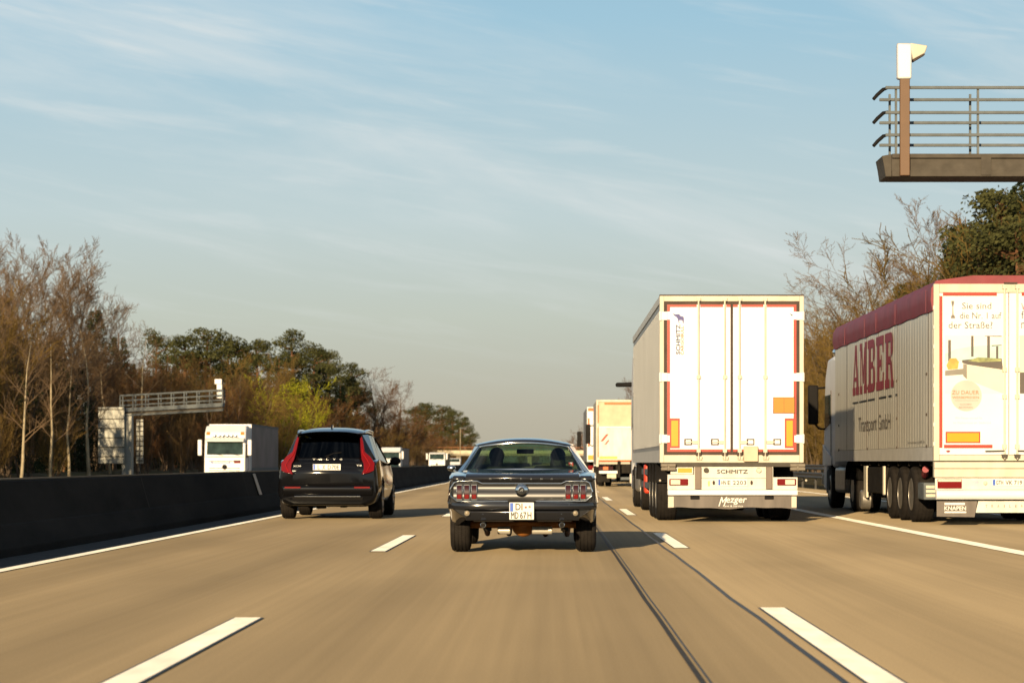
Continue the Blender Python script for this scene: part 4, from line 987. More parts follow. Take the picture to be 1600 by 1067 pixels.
# -------- rigid lorry with tail lift, ahead in the right lane
def rigid_lorry(X, Y):
    t = thing('box_truck', 'cream rigid box lorry with closed tail lift, ahead of the big white trailer', 'lorry', (X, Y, .004))
    x0, x1, zb, zt, L = -1.27, 1.27, .98, 3.82, 7.6
    MB().box(x0, x1, .04, L, zb, zt).build('cargo_box', mat('cream box paint', (.50, .46, .38), .5, var=.1, scale=1.5), t, bevel=.03)  # cargo box in one even cream colour
    f = MB().box(x0-.01, x0+.10, -.05, .06, zb-.1, zt+.02); f.box(x1-.10, x1+.01, -.05, .06, zb-.1, zt+.02); f.box(x0+.1, x1-.1, -.045, .06, zt-.07, zt+.02); f.build('rear_frame', M['cream'], t, bevel=.01)
    MB().box(x0+.35, x1-.35, -.055, -.04, zt-.19, zt-.10).build('marker_strip', M['orangepr'], t)
    MB().box(x0+.10, x1-.10, -.02, .03, 2.66, zt-.07).build('upper_door', mat('pale gold door', (.52, .43, .28), .5, var=.12), t, bevel=.01)
    tl = MB().box(x0+.10, x1-.10, -.10, -.03, 1.12, 2.62).build('tail_lift', M['dirtywhite'], t, bevel=.02)
    MB().box(x0+.12, x1-.12, -.13, -.03, 2.60, 2.66).build('lift_edge', M['white'], t)
    q = MB()
    q.pry([(-1.10, 2.0), (-.98, 2.0), (-.72, 2.32), (-.84, 2.32)], -.105, -.101)
    q.pry([(-.92, 1.86), (-.84, 1.86), (-.72, 2.0), (-.72, 2.1)], -.105, -.101)
    q.build('warning_stripe', M['red'], tl)
    MB().box(-1.14, -.35, -.106, -.10, 1.22, 1.34).build('yellow_tape', mat('yellow tape', (.58, .46, .08), .4), tl)
    MB().box(x0+.1, x1-.1, -.106, -.10, 1.12, 1.18).build('red_edge', M['orangepr'], tl)
    MB().box(-1.22, -1.17, -.062, -.05, 1.3, 2.6).build('red_edge', M['orangepr'], t); MB().box(-1.22, -1.17, -.062, -.05, 2.8, 3.6).build('red_edge', M['orangepr'], t)
    for s in (-1, 1):
        l = MB().box(s*.85-.32, s*.85+.32, .0, .06, .72, .90).build('tail_lamp', M['lampdark'], t, bevel=.01)
        MB().box(s*.85-.12, s*.85+.1, -.01, .0, .74, .88).build('amber_lens', M['orangepr'], l)
        MB().box(s*.28-.06, s*.28+.06, -.12, .3, .40, 1.15).build('lift_arm', M['chassis'], t, bevel=.01)
        MB().box(s*.95-.28, s*.95+.28, .5, .52, .20, .62).build('mud_flap', M['chassis'], t)
    MB().box(-1.15, -.30, -.04, .04, .58, .70).build('underrun_bar', M['white'], t); MB().box(.30, 1.15, -.04, .04, .58, .70).build('underrun_bar', M['white'], t)
    MB().box(-.2, 1.15, .0, .2, .30, .42).build('cross_beam', M['steel'], t)
    MB().box(-.80, -.40, -.06, -.04, .38, .56).build('number_plate', mat('cream plate', (.6, .57, .4), .5), t)
    axle_set(t, [1.9], dual=True, r=.46, half=1.0); axle_set(t, [6.9+1.2], r=.46, half=1.0, w=.28)
    MB().box(-.4, .4, .2, L+1.5, .6, .95).build('chassis_frame', M['chassis'], t)
    cab(t, L+.15, M['white'], h=3.0+.35, mirrorm='blackpl')
    return t

# -------- articulated lorry two ahead: only its left edge shows
def far_lorry(X, Y):
    t = thing('semi_trailer_truck', 'distant white articulated lorry half hidden ahead of the cream box lorry', 'lorry', (X, Y, .004))
    L = 13.6
    MB().box(-1.25, 1.25, .04, L, 1.1, 4.0).build('trailer_box', M['trailergrey'], t, bevel=.03)
    d = MB().box(-1.25, 1.25, -.02, .04, 1.1, 4.0).build('rear_door', M['white'], t, bevel=.01)
    q = MB()
    for s in (-1, 1): q.box(s*1.16-.05, s*1.16+.05, -.026, -.02, 1.9, 3.4)
    q.box(-1.2, 1.2, -.026, -.02, 3.78, 3.95); q.build('reflective_tape', M['orangepr'], d)
    for s in (-1, 1):
        MB().box(s*.95-.25, s*.95+.25, -.03, .02, 1.2, 1.45).build('reflector_marker', M['yellow'], t)
        MB().box(s*.95-.25, s*.95+.25, .0, .06, .7, .9).build('tail_lamp', M['lampred'], t)
    MB().box(-1.2, 1.2, -.02, .08, .5, .66).build('underrun_bar', M['white'], t)
    trailer_under(t, L, [2.2, 3.5, 4.8]); tractor(t, L, M['white'])
    return t

# -------- oncoming lorries (front towards the camera)
def oncoming(X, Y, Z, label, L=13.6, side='trailergrey', zt=3.95, lights=False, capm='white', trail='box', h=3.75):
    """Y is where the cab front stands"""
    t = thing('oncoming_lorry', label, 'lorry', (X, Y+L+2.57, Z), math.pi, 'lorries on the far carriageway')
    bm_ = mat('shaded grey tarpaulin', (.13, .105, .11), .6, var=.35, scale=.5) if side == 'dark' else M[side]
    if trail == 'box':
        b = MB().box(-1.27, 1.27, 0, L, 1.1, zt).build('trailer_box', bm_, t, bevel=.03)
        r = MB()
        for s in (-1, 1): r.box(s*1.27-.02, s*1.27+.02, 0, L, zt-.12, zt+.01); r.box(s*1.27-.02, s*1.27+.02, 0, L, 1.05, 1.25)
        r.build('side_rail', M['steel'], b)
        MB().box(-1.27, 1.27, L, L+.05, 1.1, zt).build('front_wall', M['white'], b)
    else:
        b = MB().prx([(0, 1.1), (-.2, 2.9), (L, 2.9), (L, 1.1)], -1.25, 1.25).build('tipper_body', mat('tan tipper', (.42, .33, .20), .6, var=.2), t, bevel=.04)
        r = MB()
        for k in range(9): r.box(-1.3, 1.3, .6+k*1.5, .7+k*1.5, 1.1, 2.85)
        r.build('body_rib', MATS['tan tipper'], b)
    trailer_under(t, L, [2.2, 3.5, 4.8])
    c = tractor(t, L, M[capm], lights=lights, h=h, mirrorm='white')
    for s in (-1, 1): MB().box(s*1.18-.03, s*1.18+.03, L-.25, L+.28, 1.0, min(h, zt)-.2).build('side_deflector', M['dirtywhite'], c, bevel=.01)
    return t, c
def van(X, Y, Z, label):
    t = thing('oncoming_van', label, 'van', (X, Y, Z), math.pi)
    b = MB().prx([(0, .3), (0, 2.1), (.2, 2.25), (3.6, 2.2), (4.3, 1.35), (5.1, 1.1), (5.25, .8), (5.25, .3)], -.98, .98).build('body', M['white'], t, bevel=.08, seg=3)
    MB().quad((-.86, 4.24, 1.38+.03), (.86, 4.24, 1.38+.03), (.80, 3.68, 2.10+.03), (-.80, 3.68, 2.10+.03)).build('windscreen', M['tglass'], t)
    for s in (-1, 1):
        MB().box(s*.75-.15, s*.75+.15, 5.2, 5.28, .72, .92).build('headlight', M['lampclear'], t)
        MB().box(s*1.1-.1, s*1.1+.1, 4.0, 4.1, 1.3, 1.6).build('door_mirror', M['blackpl'], t)
        for y in (.9, 4.4): wheel(t, s*.85, y, .34, .22, .2, s, grooves=False)
    MB().box(-.5, .5, 5.24, 5.27, .55, .75).build('grille', M['blackpl'], t)
    return t
# ------------------------------------------------------------ ground and carriageways
FAR = 6000
def strip(prof, y0, y1, name, m, ny=1):
    mb = MB(); n = len(prof)
    for k in range(ny+1):
        y = y0+(y1-y0)*k/ny; mb.v += [(x, y, z) for x, z in prof]
    for k in range(ny):
        for j in range(n-1): a = k*n+j; mb.f.append((a, a+1, a+n+1, a+n))
    return mb.build(name, m, smooth=0, fix=False)
gm = mat('leaf litter ground', (.085, .060, .032), .95, var=.4, scale=.35, bump=.4, bscale=3, col2=(.11, .095, .035))
g = strip([(-4000, 3), (-200, 1.5), (-34, .3), (-28, -.75), (-22.6, -.72), (-6.9, -.62), (-6.7, -.10), (9.9, -.10), (11.2, -.10), (14, .25), (30, 1.5), (200, 3), (4000, 5)], -300, FAR, 'ground', gm, 1)
struct(g)
# concrete carriageway: streaks along the way of travel, worn wheel tracks, fine grain
rm = bpy.data.materials.new('carriageway concrete'); rm.use_nodes = True; n = rm.node_tree; b = n.nodes['Principled BSDF']
b.inputs['Roughness'].default_value = .82; b.inputs['Diffuse Roughness'].default_value = 1.0; b.inputs['Specular IOR Level'].default_value = .12
tcn = n.nodes.new('ShaderNodeTexCoord')
def noise(scale, sx, sy, det=4, dist=0):
    mp_ = n.nodes.new('ShaderNodeMapping'); mp_.inputs['Scale'].default_value = (sx, sy, 1)
    n.links.new(tcn.outputs['Object'], mp_.inputs[0]); q = n.nodes.new('ShaderNodeTexNoise')
    q.inputs['Scale'].default_value = scale; q.inputs['Detail'].default_value = det; q.inputs['Distortion'].default_value = dist
    n.links.new(mp_.outputs[0], q.inputs['Vector']); return q.outputs['Fac']
def ramp(src, a, b_, lo, hi):
    r = n.nodes.new('ShaderNodeMapRange'); r.inputs['From Min'].default_value = a; r.inputs['From Max'].default_value = b_
    r.inputs['To Min'].default_value = lo; r.inputs['To Max'].default_value = hi; n.links.new(src, r.inputs['Value']); return r.outputs[0]
def mul(a, c):
    m_ = n.nodes.new('ShaderNodeMath'); m_.operation = 'MULTIPLY'; n.links.new(a, m_.inputs[0]); n.links.new(c, m_.inputs[1]); return m_.outputs[0]
f = mul(ramp(noise(1.0, 1.1, .015, 3), .3, .7, .86, 1.10), ramp(noise(1.0, 14, .10, 3), .3, .7, .93, 1.05))
f = mul(f, ramp(noise(1.0, .16, .05, 4, .5), .3, .7, .90, 1.10))
f = mul(f, ramp(noise(1.0, 90, 22, 3), .25, .75, .90, 1.08))
# wheel tracks: darker bands 1.9 m apart in each lane
sx_ = n.nodes.new('ShaderNodeSeparateXYZ'); n.links.new(tcn.outputs['Object'], sx_.inputs[0])
lane3 = n.nodes.new('ShaderNodeMath'); lane3.operation = 'GREATER_THAN'; lane3.inputs[1].default_value = 1.43; n.links.new(sx_.outputs[0], lane3.inputs[0])
f = mul(f, ramp(lane3.outputs[0], 0, 1, 1.0, 1.26))
f = mul(f, ramp(noise(1.0, .30, .11, 5, .8), .35, .72, 1.08, .90))
for c_, wd, dp in ((-4.75, .35, .13), (-2.95, .35, .10), (-1.15, .38, .09), (.75, .4, .08), (2.6, .42, .15), (4.55, .42, .14), (7.1, .4, .10)):
    a1 = n.nodes.new('ShaderNodeMath'); a1.operation = 'SUBTRACT'; n.links.new(sx_.outputs[0], a1.inputs[0]); a1.inputs[1].default_value = c_
    a2 = n.nodes.new('ShaderNodeMath'); a2.operation = 'ABSOLUTE'; n.links.new(a1.outputs[0], a2.inputs[0])
    r_ = n.nodes.new('ShaderNodeMapRange'); r_.interpolation_type = 'SMOOTHSTEP'; r_.inputs['From Min'].default_value = 0; r_.inputs['From Max'].default_value = wd*1.6
    r_.inputs['To Min'].default_value = 1-dp; r_.inputs['To Max'].default_value = 1; n.links.new(a2.outputs[0], r_.inputs['Value']); f = mul(f, r_.outputs[0])
vm = n.nodes.new('ShaderNodeVectorMath'); vm.operation = 'SCALE'; vm.inputs[0].default_value = (.197, .156, .098); n.links.new(f, vm.inputs['Scale'])
n.links.new(vm.outputs[0], b.inputs['Base Color'])
bp = n.nodes.new('ShaderNodeBump'); bp.inputs['Strength'].default_value = .25; bp.inputs['Distance'].default_value = .004
n.links.new(noise(1, 120, 60, 2), bp.inputs['Height']); n.links.new(bp.outputs[0], b.inputs['Normal'])
road = struct(strip([(-6.15, .0), (10.6, .0)], -250, 3500, 'road', rm))
far_road = struct(strip([(-22.8, -.50), (-6.8, -.50)], -250, 3500, 'far_carriageway', rm))
def paintmat(name, col, wear):
    return mat(name, col, .6, var=wear, scale=5, stretch=(1, .3, 1), drough=1.0)
wp = paintmat('worn road paint', (.66, .64, .58), .16)
seam = mat('bitumen seam', (.028, .025, .022), .5, var=.3, scale=4)
gut = mat('dark asphalt gutter', (.05, .05, .05), .8, var=.2)
def sheet(name, quads, m, z, parent=None):
    mb = MB()
    for x0, x1, y0, y1, sk in quads: mb.quad((x0, y0, z), (x1, y0, z), (x1+sk, y1, z), (x0+sk, y1, z))
    o = mb.build(name, m, parent, smooth=0, fix=False); return o
sheet('gutter', [(-6.15, -5.60, -100, 3000, 0)], gut, .004, road)
sheet('edge_line', [(-5.565, -5.40, -100, 3000, 0)], wp, .008, road)
sheet('edge_line', [(5.45, 5.70, -100, 3000, 0)], wp, .008, road)
sheet('edge_line', [(9.10, 9.28, -100, 3000, 0)], wp, .008, road)
for cx, s0 in ((-2.10, 27.8), (1.63, 28.9)):
    q = []
    for k in range(-3, 40):
        y = s0+18*k; q.append((cx-.088, cx+.088, y, y+6.15, 0))
    sheet('dashed_lane_line', q, wp, .008, road)
    # narrow dark rim where the strip was laid
    sheet('line_border', [(a-.018, b_+.018, y0-.01, y1+.01, 0) for a, b_, y0, y1, _ in q], seam, .006, road)
def wavy(name, x0, w, m, amp=.012, y0=5, y1=700):
    mb = MB(); y = y0; random.seed(5); pts = []
    while y < y1:
        pts.append((x0+random.uniform(-amp, amp), y)); y += 2.2 if y < 80 else 12
    for (x, y) in pts: mb.v += [(x-w/2, y, .005), (x+w/2, y, .005)]
    for k in range(len(pts)-1): a = 2*k; mb.f.append((a, a+1, a+3, a+2))
    return mb.build(name, m, road, smooth=0, fix=False)
wavy('joint_seam', 1.425, .038, seam); wavy('joint_seam', .735, .030, mat('grey joint filler', (.075, .066, .056), .7, var=.2), amp=.004)
wavy('joint_seam', .775, .012, seam, amp=.003)
sheet('edge_line', [(-7.6, -7.45, -100, 3000, 0), (-22.3, -22.1, -100, 3000, 0)], wp, -.496, far_road)
q = [(cx-.07, cx+.07, 12*k*1.5, 12*k*1.5+6, 0) for k in range(2, 60) for cx in (-11.2, -14.95, -18.6)]
sheet('dashed_lane_line', q, wp, -.496, far_road)

# ------------------------------------------------------------ barriers
bt = thing('concrete_barrier', 'long shade-darkened concrete step barrier along the left of the fast lane', 'barrier', (-6.4, 0, 0))
pf = [(.28, -.0), (.28, .08), (.17, .34), (.145, .36), (.03, .845), (-.0, .87), (-.14, .87), (-.17, .845), (-.26, .36), (-.40, .08), (-.42, -.62), (.28, -.62)]
mb = MB()
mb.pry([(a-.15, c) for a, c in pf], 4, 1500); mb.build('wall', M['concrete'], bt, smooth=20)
MB().box(-.295, -.145, 4, 1500, .868, .886).build('lit_top_edge', mat('sunlit edge tone', (.17, .14, .10), .9, var=.4, scale=2, stretch=(1, .2, 1)), bt)  # added pale strip: the sunlit top edge painted onto the dark wall
jp = MB(); jp.prx([(0, 0), (0, 0), (0, 0)], 0, 0) if False else None
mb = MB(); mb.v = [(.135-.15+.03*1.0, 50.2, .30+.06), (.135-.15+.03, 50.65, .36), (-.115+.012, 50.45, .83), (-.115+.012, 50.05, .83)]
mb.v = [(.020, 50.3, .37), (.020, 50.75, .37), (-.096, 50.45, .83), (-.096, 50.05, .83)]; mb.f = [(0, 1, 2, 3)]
o = mb.build('sun_streak', mat('pale sun streak', (.52, .44, .36), .6), bt, smooth=0); s_ = o.modifiers.new('s', 'SOLIDIFY'); s_.thickness = .012; s_.offset = 0  # added pale plate painting a streak of sunlight through the barrier
dj = MB()
for k in range(10):
    y = 24.5+12*k
    dj = MB().quad((.025, y, .365), (.025, y+.03, .365), (-.110, y+.03, .84), (-.110, y, .84))
    dj.build('joint_gap', mat('joint sealant', (.055, .05, .043), .9), bt, smooth=0, fix=False)
gr_ = thing('guard_rail', 'dark steel guard rail on posts beyond the right lane', 'guard rail', (11.1, 0, 0))
mb = MB()
mb.pry([(-.05, .40), (-.09, .44), (-.05, .50), (-.05, .54), (-.09, .60), (-.05, .66), (-.04, .66), (-.04, .40)], 20, 900)
mb.pry([(-.05, .76), (-.09, .80), (-.05, .86), (-.05, .90), (-.09, .94), (-.05, .98), (-.04, .98), (-.04, .76)], 20, 900)
mb.build('rail', mat('dark rail steel', (.045, .042, .038), .6, metal=.3, var=.3), gr_, smooth=30)  # dark base colour shared by rail and posts
for k in range(60): MB().box(-.03, .05, 22+k*5-.03, 22+k*5+.03, -.15, .96).build('post', MATS['dark rail steel'], gr_)
hedge = None

# ------------------------------------------------------------ gantries
def gantry_near():
    t = thing('sign_gantry', 'brown grey railed gantry arm above the right lorry, white camera on its end', 'gantry', (5.45, 37.6, 0))
    S_ = 3600/37.6
    def Zg(py): return 1.08+(722-py)/S_
    x1 = 7.6
    z0, z1 = 5.735, Zg(241)
    bm_ = MB().box(.10, x1, 0, .12, z0, z1); bm_.box(.10, x1, -.05, .0, z1-.07, z1); bm_.box(.10, x1, -.04, 0, z0, z0+.10); bm_.box(.10, x1, .12, .65, z0+.0, z0+.05); bm_.box(.10, x1, .65, .75, z0, z1)
    bm_.build('beam', M['darksteel'], t, bevel=.008)
    e = MB().pry([(-.06, z1-.03), (.10, z1), (.10, z0), (.0, z0+.0), (-.03, z0+.2)], .0, .75).build('end_cap', M['darksteel'], t, bevel=.01)
    for x in (1.55, 3.1, 4.6, 6.1): MB().box(x, x+.16, -.058, -.05, z0+.02, z1-.02).build('splice_plate', M['darksteel'], t)
    rails = [137, 156, 176, 192, 211, 227]
    for i, py in enumerate(rails):
        y = 0.0 if i % 2 == 0 else .69
        z = 1.08+(722-py)/3600*(37.6+y)
        MB().box(.0, x1, y, y+.045, z-.024, z+.024).build('rail', M['steel'], t, bevel=.008)
    for py in (146, 183, 219):
        z = Zg(py)
        MB().tube([(-.20, .0, z-.10), (-.13, .02, z-.02), (-.03, .05, z+.07), (.05, .1, z+.10)], [.028, .03, .03, .02], 8).build('rail_bend', M['blackpl'], t, smooth=60)
    for x in (.16, 1.50, 2.95, 4.4, 5.9):
        for y in (.0, .70): MB().box(x, x+.035, y+.045, y+.08, z1, Zg(136)+(.0 if y < 1 else .02)).build('upright', M['steel'], t)
    ps = MB().box(.215, .375, -.14, -.06, Zg(276), Zg(124)).build('camera_post', mat('tan painted post', (.125, .066, .032), .55, var=.1), t, bevel=.01)
    hd = MB().prx([(-.18, Zg(126)), (-.18, Zg(72)), (-.02, Zg(68)), (.02, Zg(80)), (-.0, Zg(126))], .17, .40).build('camera_housing', M['white'], ps, bevel=.03)
    MB().pry([(.38, Zg(70)), (.66, Zg(74)), (.62, Zg(86)), (.42, Zg(96))], -.15, .02).build('camera', M['cream'], ps, bevel=.015)
    MB().pry([(.62, Zg(86.5)), (.62, Zg(88)), (.44, Zg(98.5)), (.42, Zg(96.5))], -.14, .01).build('lens_hood', M['seal'], ps)
    pt = MB().box(x1-.3, x1+.1, -.05, .45, -.1, Zg(134)); pt.build('mast', M['darksteel'], t, bevel=.03)
    return t
def gantry_far():
    X, Y = -32.0, 172.0
    t = thing('sign_gantry', 'grey cantilever gantry with railed walkway beside the left wood', 'gantry', (X, Y, -.6), 0)
    s = 3600/Y
    def Z_(py): return 1.08+.6+(722-py)/s
    def X_(px): return (px-862)/s-X
    MB().box(X_(190), X_(206), 0, .7, 0, Z_(646)).build('mast', M['sign'], t, bevel=.03)
    a, b = X_(188), X_(348)
    dz = .28
    def rl(z, y, r, nm, m='steel'): return MB().cyl((a, y, z-dz/2), (b, y, z+dz), r, n=8).build(nm, M[m], t)
    mb = MB(); y0, y1 = -.1, 1.0
    def beam(zb_, zt_, y0, y1, nm, m):
        q = MB(); q.v = [(a, y0, zb_-dz/2), (b, y0, zb_+dz), (b, y1, zb_+dz), (a, y1, zb_-dz/2), (a, y0, zt_-dz/2), (b, y0, zt_+dz), (b, y1, zt_+dz), (a, y1, zt_-dz/2)]
        q.f = [(0, 3, 2, 1), (4, 5, 6, 7), (0, 1, 5, 4), (1, 2, 6, 5), (2, 3, 7, 6), (3, 0, 4, 7)]; return q.build(nm, M[m], t)
    beam(Z_(641), Z_(635), y0, y1, 'walkway', 'steel'); beam(Z_(646), Z_(642.5), .2, .7, 'lower_beam', 'darksteel')
    rl(Z_(646.5), .05, .07, 'lower_chord')
    for y in (y0, y1):
        for py, r in ((615, .05), (623, .04), (630.5, .04)): rl(Z_(py), y, r, 'rail')
        for k in range(9):
            u = k/8; x = a+(b-a)*u; MB().box(x-.035, x+.035, y-.035, y+.035, Z_(637)-dz/2+u*dz*1.5, Z_(615)-dz/2+u*dz*1.5).build('rail_post', M['steel'], t)
    MB().box(X_(338), X_(346), .2, .5, Z_(622), Z_(593)).build('camera_post', M['white'], t, bevel=.03)
    MB().box(X_(335), X_(346), .1, .5, Z_(600), Z_(592)).build('camera', M['white'], t, bevel=.03)
    sg = thing('road_sign', 'large pale back of a motorway sign left of the far gantry mast', 'sign', (X, Y-.4, -.6))
    MB().box(X_(155), X_(196), 0, .12, Z_(724), Z_(636)).build('panel', M['sign'], sg, bevel=.02)
    r = MB()
    for k in range(6): z = Z_(724)+(Z_(636)-Z_(724))*(k+.7)/6; r.box(X_(155), X_(196), -.07, 0, z, z+.06)
    r.build('stiffener', M['darksteel'], sg)
    s2 = thing('road_sign', 'narrow pale sign back right of the far gantry mast', 'sign', (X, Y+.2, -.6))
    MB().box(X_(212), X_(223), 0, .12, Z_(724), Z_(655)).build('panel', M['sign'], s2, bevel=.02)
    r = MB()
    for k in range(9): z = Z_(724)+(Z_(655)-Z_(724))*(k+.5)/9; r.box(X_(211), X_(223), -.1, -.0, z, z+.07)
    r.box(X_(217), X_(218), -.12, -.1, Z_(735), Z_(655)); r.build('ladder', M['darksteel'], s2)
    MB().box(X_(216), X_(218), .0, .15, 0, Z_(724)).build('post', M['darksteel'], s2)

def bridge(Y):
    t = thing('road_bridge', 'pale concrete road bridge crossing the motorway far ahead', 'bridge', (0, Y, 0))
    MB().box(-75, 45, 0, 9, 3.0, 4.1).build('deck', mat('cream bridge concrete', (.42, .36, .26), .8, var=.1, scale=.2), t)  # same cream tone for deck, piers and abutments
    MB().box(-75, 45, -.4, -.0, 3.5, 4.5).build('parapet', mat('parapet cream', (.62, .55, .40), .7), t)
    rl = MB().box(-75, 45, -.3, -.1, 5.3, 5.45)
    for k in range(60): rl.box(-75+2*k, -74.9+2*k, -.3, -.1, 4.5, 5.3)
    rl.build('railing', mat('rust red railing', (.30, .13, .06), .7), t)
    for x in (-70, -27, -6.4, 14): MB().box(x-.6, x+.6, 1, 8, -1, 3.0).build('pier', MATS['cream bridge concrete'], t)
    for x in (-75, 45): MB().box(x-4, x+4, 0.1, 8.9, -1, 3.9).build('abutment', MATS['cream bridge concrete'], t)

# ------------------------------------------------------------ trees
def branchset(rng, H, kind):
    """returns (trunk MB, crown MB)"""
    tr, cr = MB(), MB()
    def limb(p, d, L, r, lev, maxlev, par):
        nseg = 5 if lev == 0 else 4 if lev < maxlev else 3
        pts = [Vector(p)]; rad = [r]; dd = Vector(d).normalized()
        for k in range(nseg):
            j = par['wob']*(1 if lev else .7)
            dd = (dd + Vector((rng.gauss(0, j), rng.gauss(0, j), rng.gauss(0, j)+par['up']*(.5 if lev else .1)))).normalized()
            pts.append(pts[-1]+dd*L/nseg); rad.append(max(par['rmin'], r*(1-(k+1)/nseg*(.72 if lev else .95))))
        sides_ = 7 if lev == 0 else 5 if lev == 1 else 3
        (tr if lev < par['trl'] else cr).tube(pts, rad, sides_, caps=False)
        if lev >= maxlev: return
        nb = par['nb'][lev]
        for i in range(nb):
            t = par['t0'][lev]+(1-par['t0'][lev])*((i+rng.random()*.8)/nb)
            f_ = t*nseg; k = min(int(f_), nseg-1); q = pts[k].lerp(pts[k+1], f_-k); rr = rad[k]+(rad[k+1]-rad[k])*(f_-k)
            ax = (pts[k+1]-pts[k]).normalized()
            az = rng.random()*6.283; pv = ax.orthogonal().normalized(); pv.rotate(Matrix.Rotation(az, 3, ax))
            an = R(rng.uniform(*par['ang'][lev])); nd = ax*math.cos(an)+pv*math.sin(an)
            l2 = L*par['ln'][lev]*rng.uniform(.7, 1.15)*(1-.45*t if lev == 0 else 1-.3*t)
            limb(q, nd, l2, max(par['rmin'], rr*.55), lev+1, maxlev, par)
    if kind == 'tall':
        par = dict(wob=.09, up=.11, rmin=.008, nb=(14, 8, 6, 5), t0=(.30, .2, .15, .1), ang=((20, 42), (18, 40), (18, 42), (15, 40)), ln=(.46, .50, .48, .5), trl=2)
        limb((0, 0, -.3), (0, 0, 1), H, H*.014, 0, 4, par)
    elif kind == 'spread':
        par = dict(wob=.09, up=.06, rmin=.010, nb=(10, 7, 6, 4), t0=(.25, .2, .15, .1), ang=((35, 68), (25, 55), (25, 60), (20, 55)), ln=(.62, .58, .5, .5), trl=2)
        limb((0, 0, -.3), (0, 0, 1), H*.82, H*.02, 0, 4, par)
    elif kind == 'birch':
        par = dict(wob=.10, up=.09, rmin=.009, nb=(15, 6, 5), t0=(.30, .2, .1), ang=((30, 50), (25, 50), (25, 50)), ln=(.32, .5, .5), trl=1)
        limb((0, 0, -.3), (rng.uniform(-.06, .06), 0, 1), H, H*.0115, 0, 3, par)
    elif kind == 'thicket':
        par = dict(wob=.10, up=.16, rmin=.017, nb=(9, 6, 4), t0=(.10, .15, .1), ang=((18, 48), (20, 48), (20, 50)), ln=(.42, .50, .5), trl=1)
        for k in range(6):
            a = rng.random()*6.283; limb((rng.uniform(-1, 1)*.9, rng.uniform(-1, 1)*.9, -.3), (math.cos(a)*.22, math.sin(a)*.22, 1), H*rng.uniform(.7, 1), H*.007, 0, 3, par)
    return tr, cr
def leafquads(mb, rng, c, r, n, s):
    for _ in range(n):
        while True:
            q = Vector((rng.uniform(-1, 1), rng.uniform(-1, 1), rng.uniform(-1, 1)))
            if q.length <= 1: break
        q = q.normalized()*(q.length**.55)
        p = Vector((c[0]+q.x*r[0], c[1]+q.y*r[1], c[2]+q.z*r[2]))
        a = Vector((rng.gauss(0, 1), rng.gauss(0, 1), rng.gauss(0, 1))).normalized(); b = a.orthogonal().normalized(); e = a.cross(b)
        z = s*rng.uniform(.6, 1.2); w = z*.55
        mb.quad(p-b*z*.5, p+e*w*.5, p+b*z*.5, p-e*w*.5)
def evergreen(rng, H, kind):
    tr, cr = MB(), MB()
    if kind == 'pine':
        lean = rng.uniform(-.5, .5); top = Vector((lean, 0, H*.95))
        tr.tube([(0, 0, -.3), (lean*.3, 0, H*.4), (lean*.7, .1, H*.7), top], [H*.018, H*.014, H*.010, .04], 7)
        for k in range(64):
            t = rng.uniform(.40, 1.0); a = rng.random()*6.283
            rad = H*.20*(math.sin(min(1, (1.04-t)/.50)*math.pi/2)**.7)*rng.uniform(.25, 1.22)
            c = Vector((lean*t+rad*math.cos(a), rad*math.sin(a), H*t))
            tr.tube([(lean*t*.8, 0, H*t-rad*.55), c-Vector((0, 0, .2))], [.07, .03], 4)
            s = H*.050*rng.uniform(.6, 1.4); leafquads(cr, rng, c, (s*1.3, s*1.3, s*.8), 150, .24)
    else:
        tr.tube([(0, 0, -.3), (0, 0, H)], [H*.014, .03], 6)
        n = 20
        for i in range(n):
            t = .04+.95*i/n; rr = H*.19*(1-t)**.85+.25
            m_ = max(3, int(7*(1-t)+2))
            for k in range(m_):
                a = 6.283*(k+rng.random()*.7)/m_; q = rr*rng.uniform(.45, .95)
                leafquads(cr, rng, (q*math.cos(a), q*math.sin(a), H*t-q*.22), (rr*.42, rr*.42, H*.035), 100, .24)
    return tr, cr
LIB = {}
def lib(kind, var, H):
    key = (kind, var)
    if key not in LIB:
        rng = random.Random(hash(kind) % 1 + var*37+len(kind)*101)
        if kind in ('pine', 'spruce'): tr, cr = evergreen(rng, H, kind)
        else:
            tr, cr = branchset(rng, H, {'olive': 'thicket', 'lime': 'thicket'}.get(kind, kind))
            if kind in ('olive', 'lime'):
                for k in range(95 if kind == 'lime' else 85):
                    t = rng.uniform(.12, .98); a = rng.random()*6.283; q = H*.30*math.sqrt(rng.random())*math.sin(min(1, 1.25*(1.05-t))*1.5)
                    leafquads(cr, rng, (q*math.cos(a), q*math.sin(a), H*t), (.75, .75, .6), 95 if kind == 'olive' else 60, .125 if kind == 'olive' else .2)
        for _mb in (tr, cr): pass
        zm = max(v[2] for v in (tr.v+cr.v)); kz = H/zm
        for _mb in (tr, cr): _mb.v = [(v[0]*kz, v[1]*kz, v[2]*kz) for v in _mb.v]
        bk = {'birch': 'palebark', 'pine': 'pinebark', 'spruce': 'pinebark'}.get(kind, 'bark')
        cm = {'tall': 'twiggrey', 'spread': 'twiggrey', 'birch': 'twiggrey', 'thicket': 'twig', 'pine': 'pine', 'spruce': 'spruce', 'olive': 'olive', 'lime': 'lime'}[kind]
        out_ = []
        for mb, m in ((tr, bk), (cr, cm)):
            me = bpy.data.meshes.new(kind); me.from_pydata(mb.v, [], mb.f); me.materials.append(M[m]); me.polygons.foreach_set('use_smooth', [kind not in ('pine', 'spruce', 'olive', 'lime')]*len(me.polygons))
            out_.append(me)
        LIB[key] = (out_, H)
    return LIB[key]
NAMES = dict(tall='bare_tree', spread='bare_tree', birch='birch_tree', thicket='bare_shrub', pine='pine_tree', spruce='spruce_tree', olive='leafy_shrub', lime='leafy_shrub')
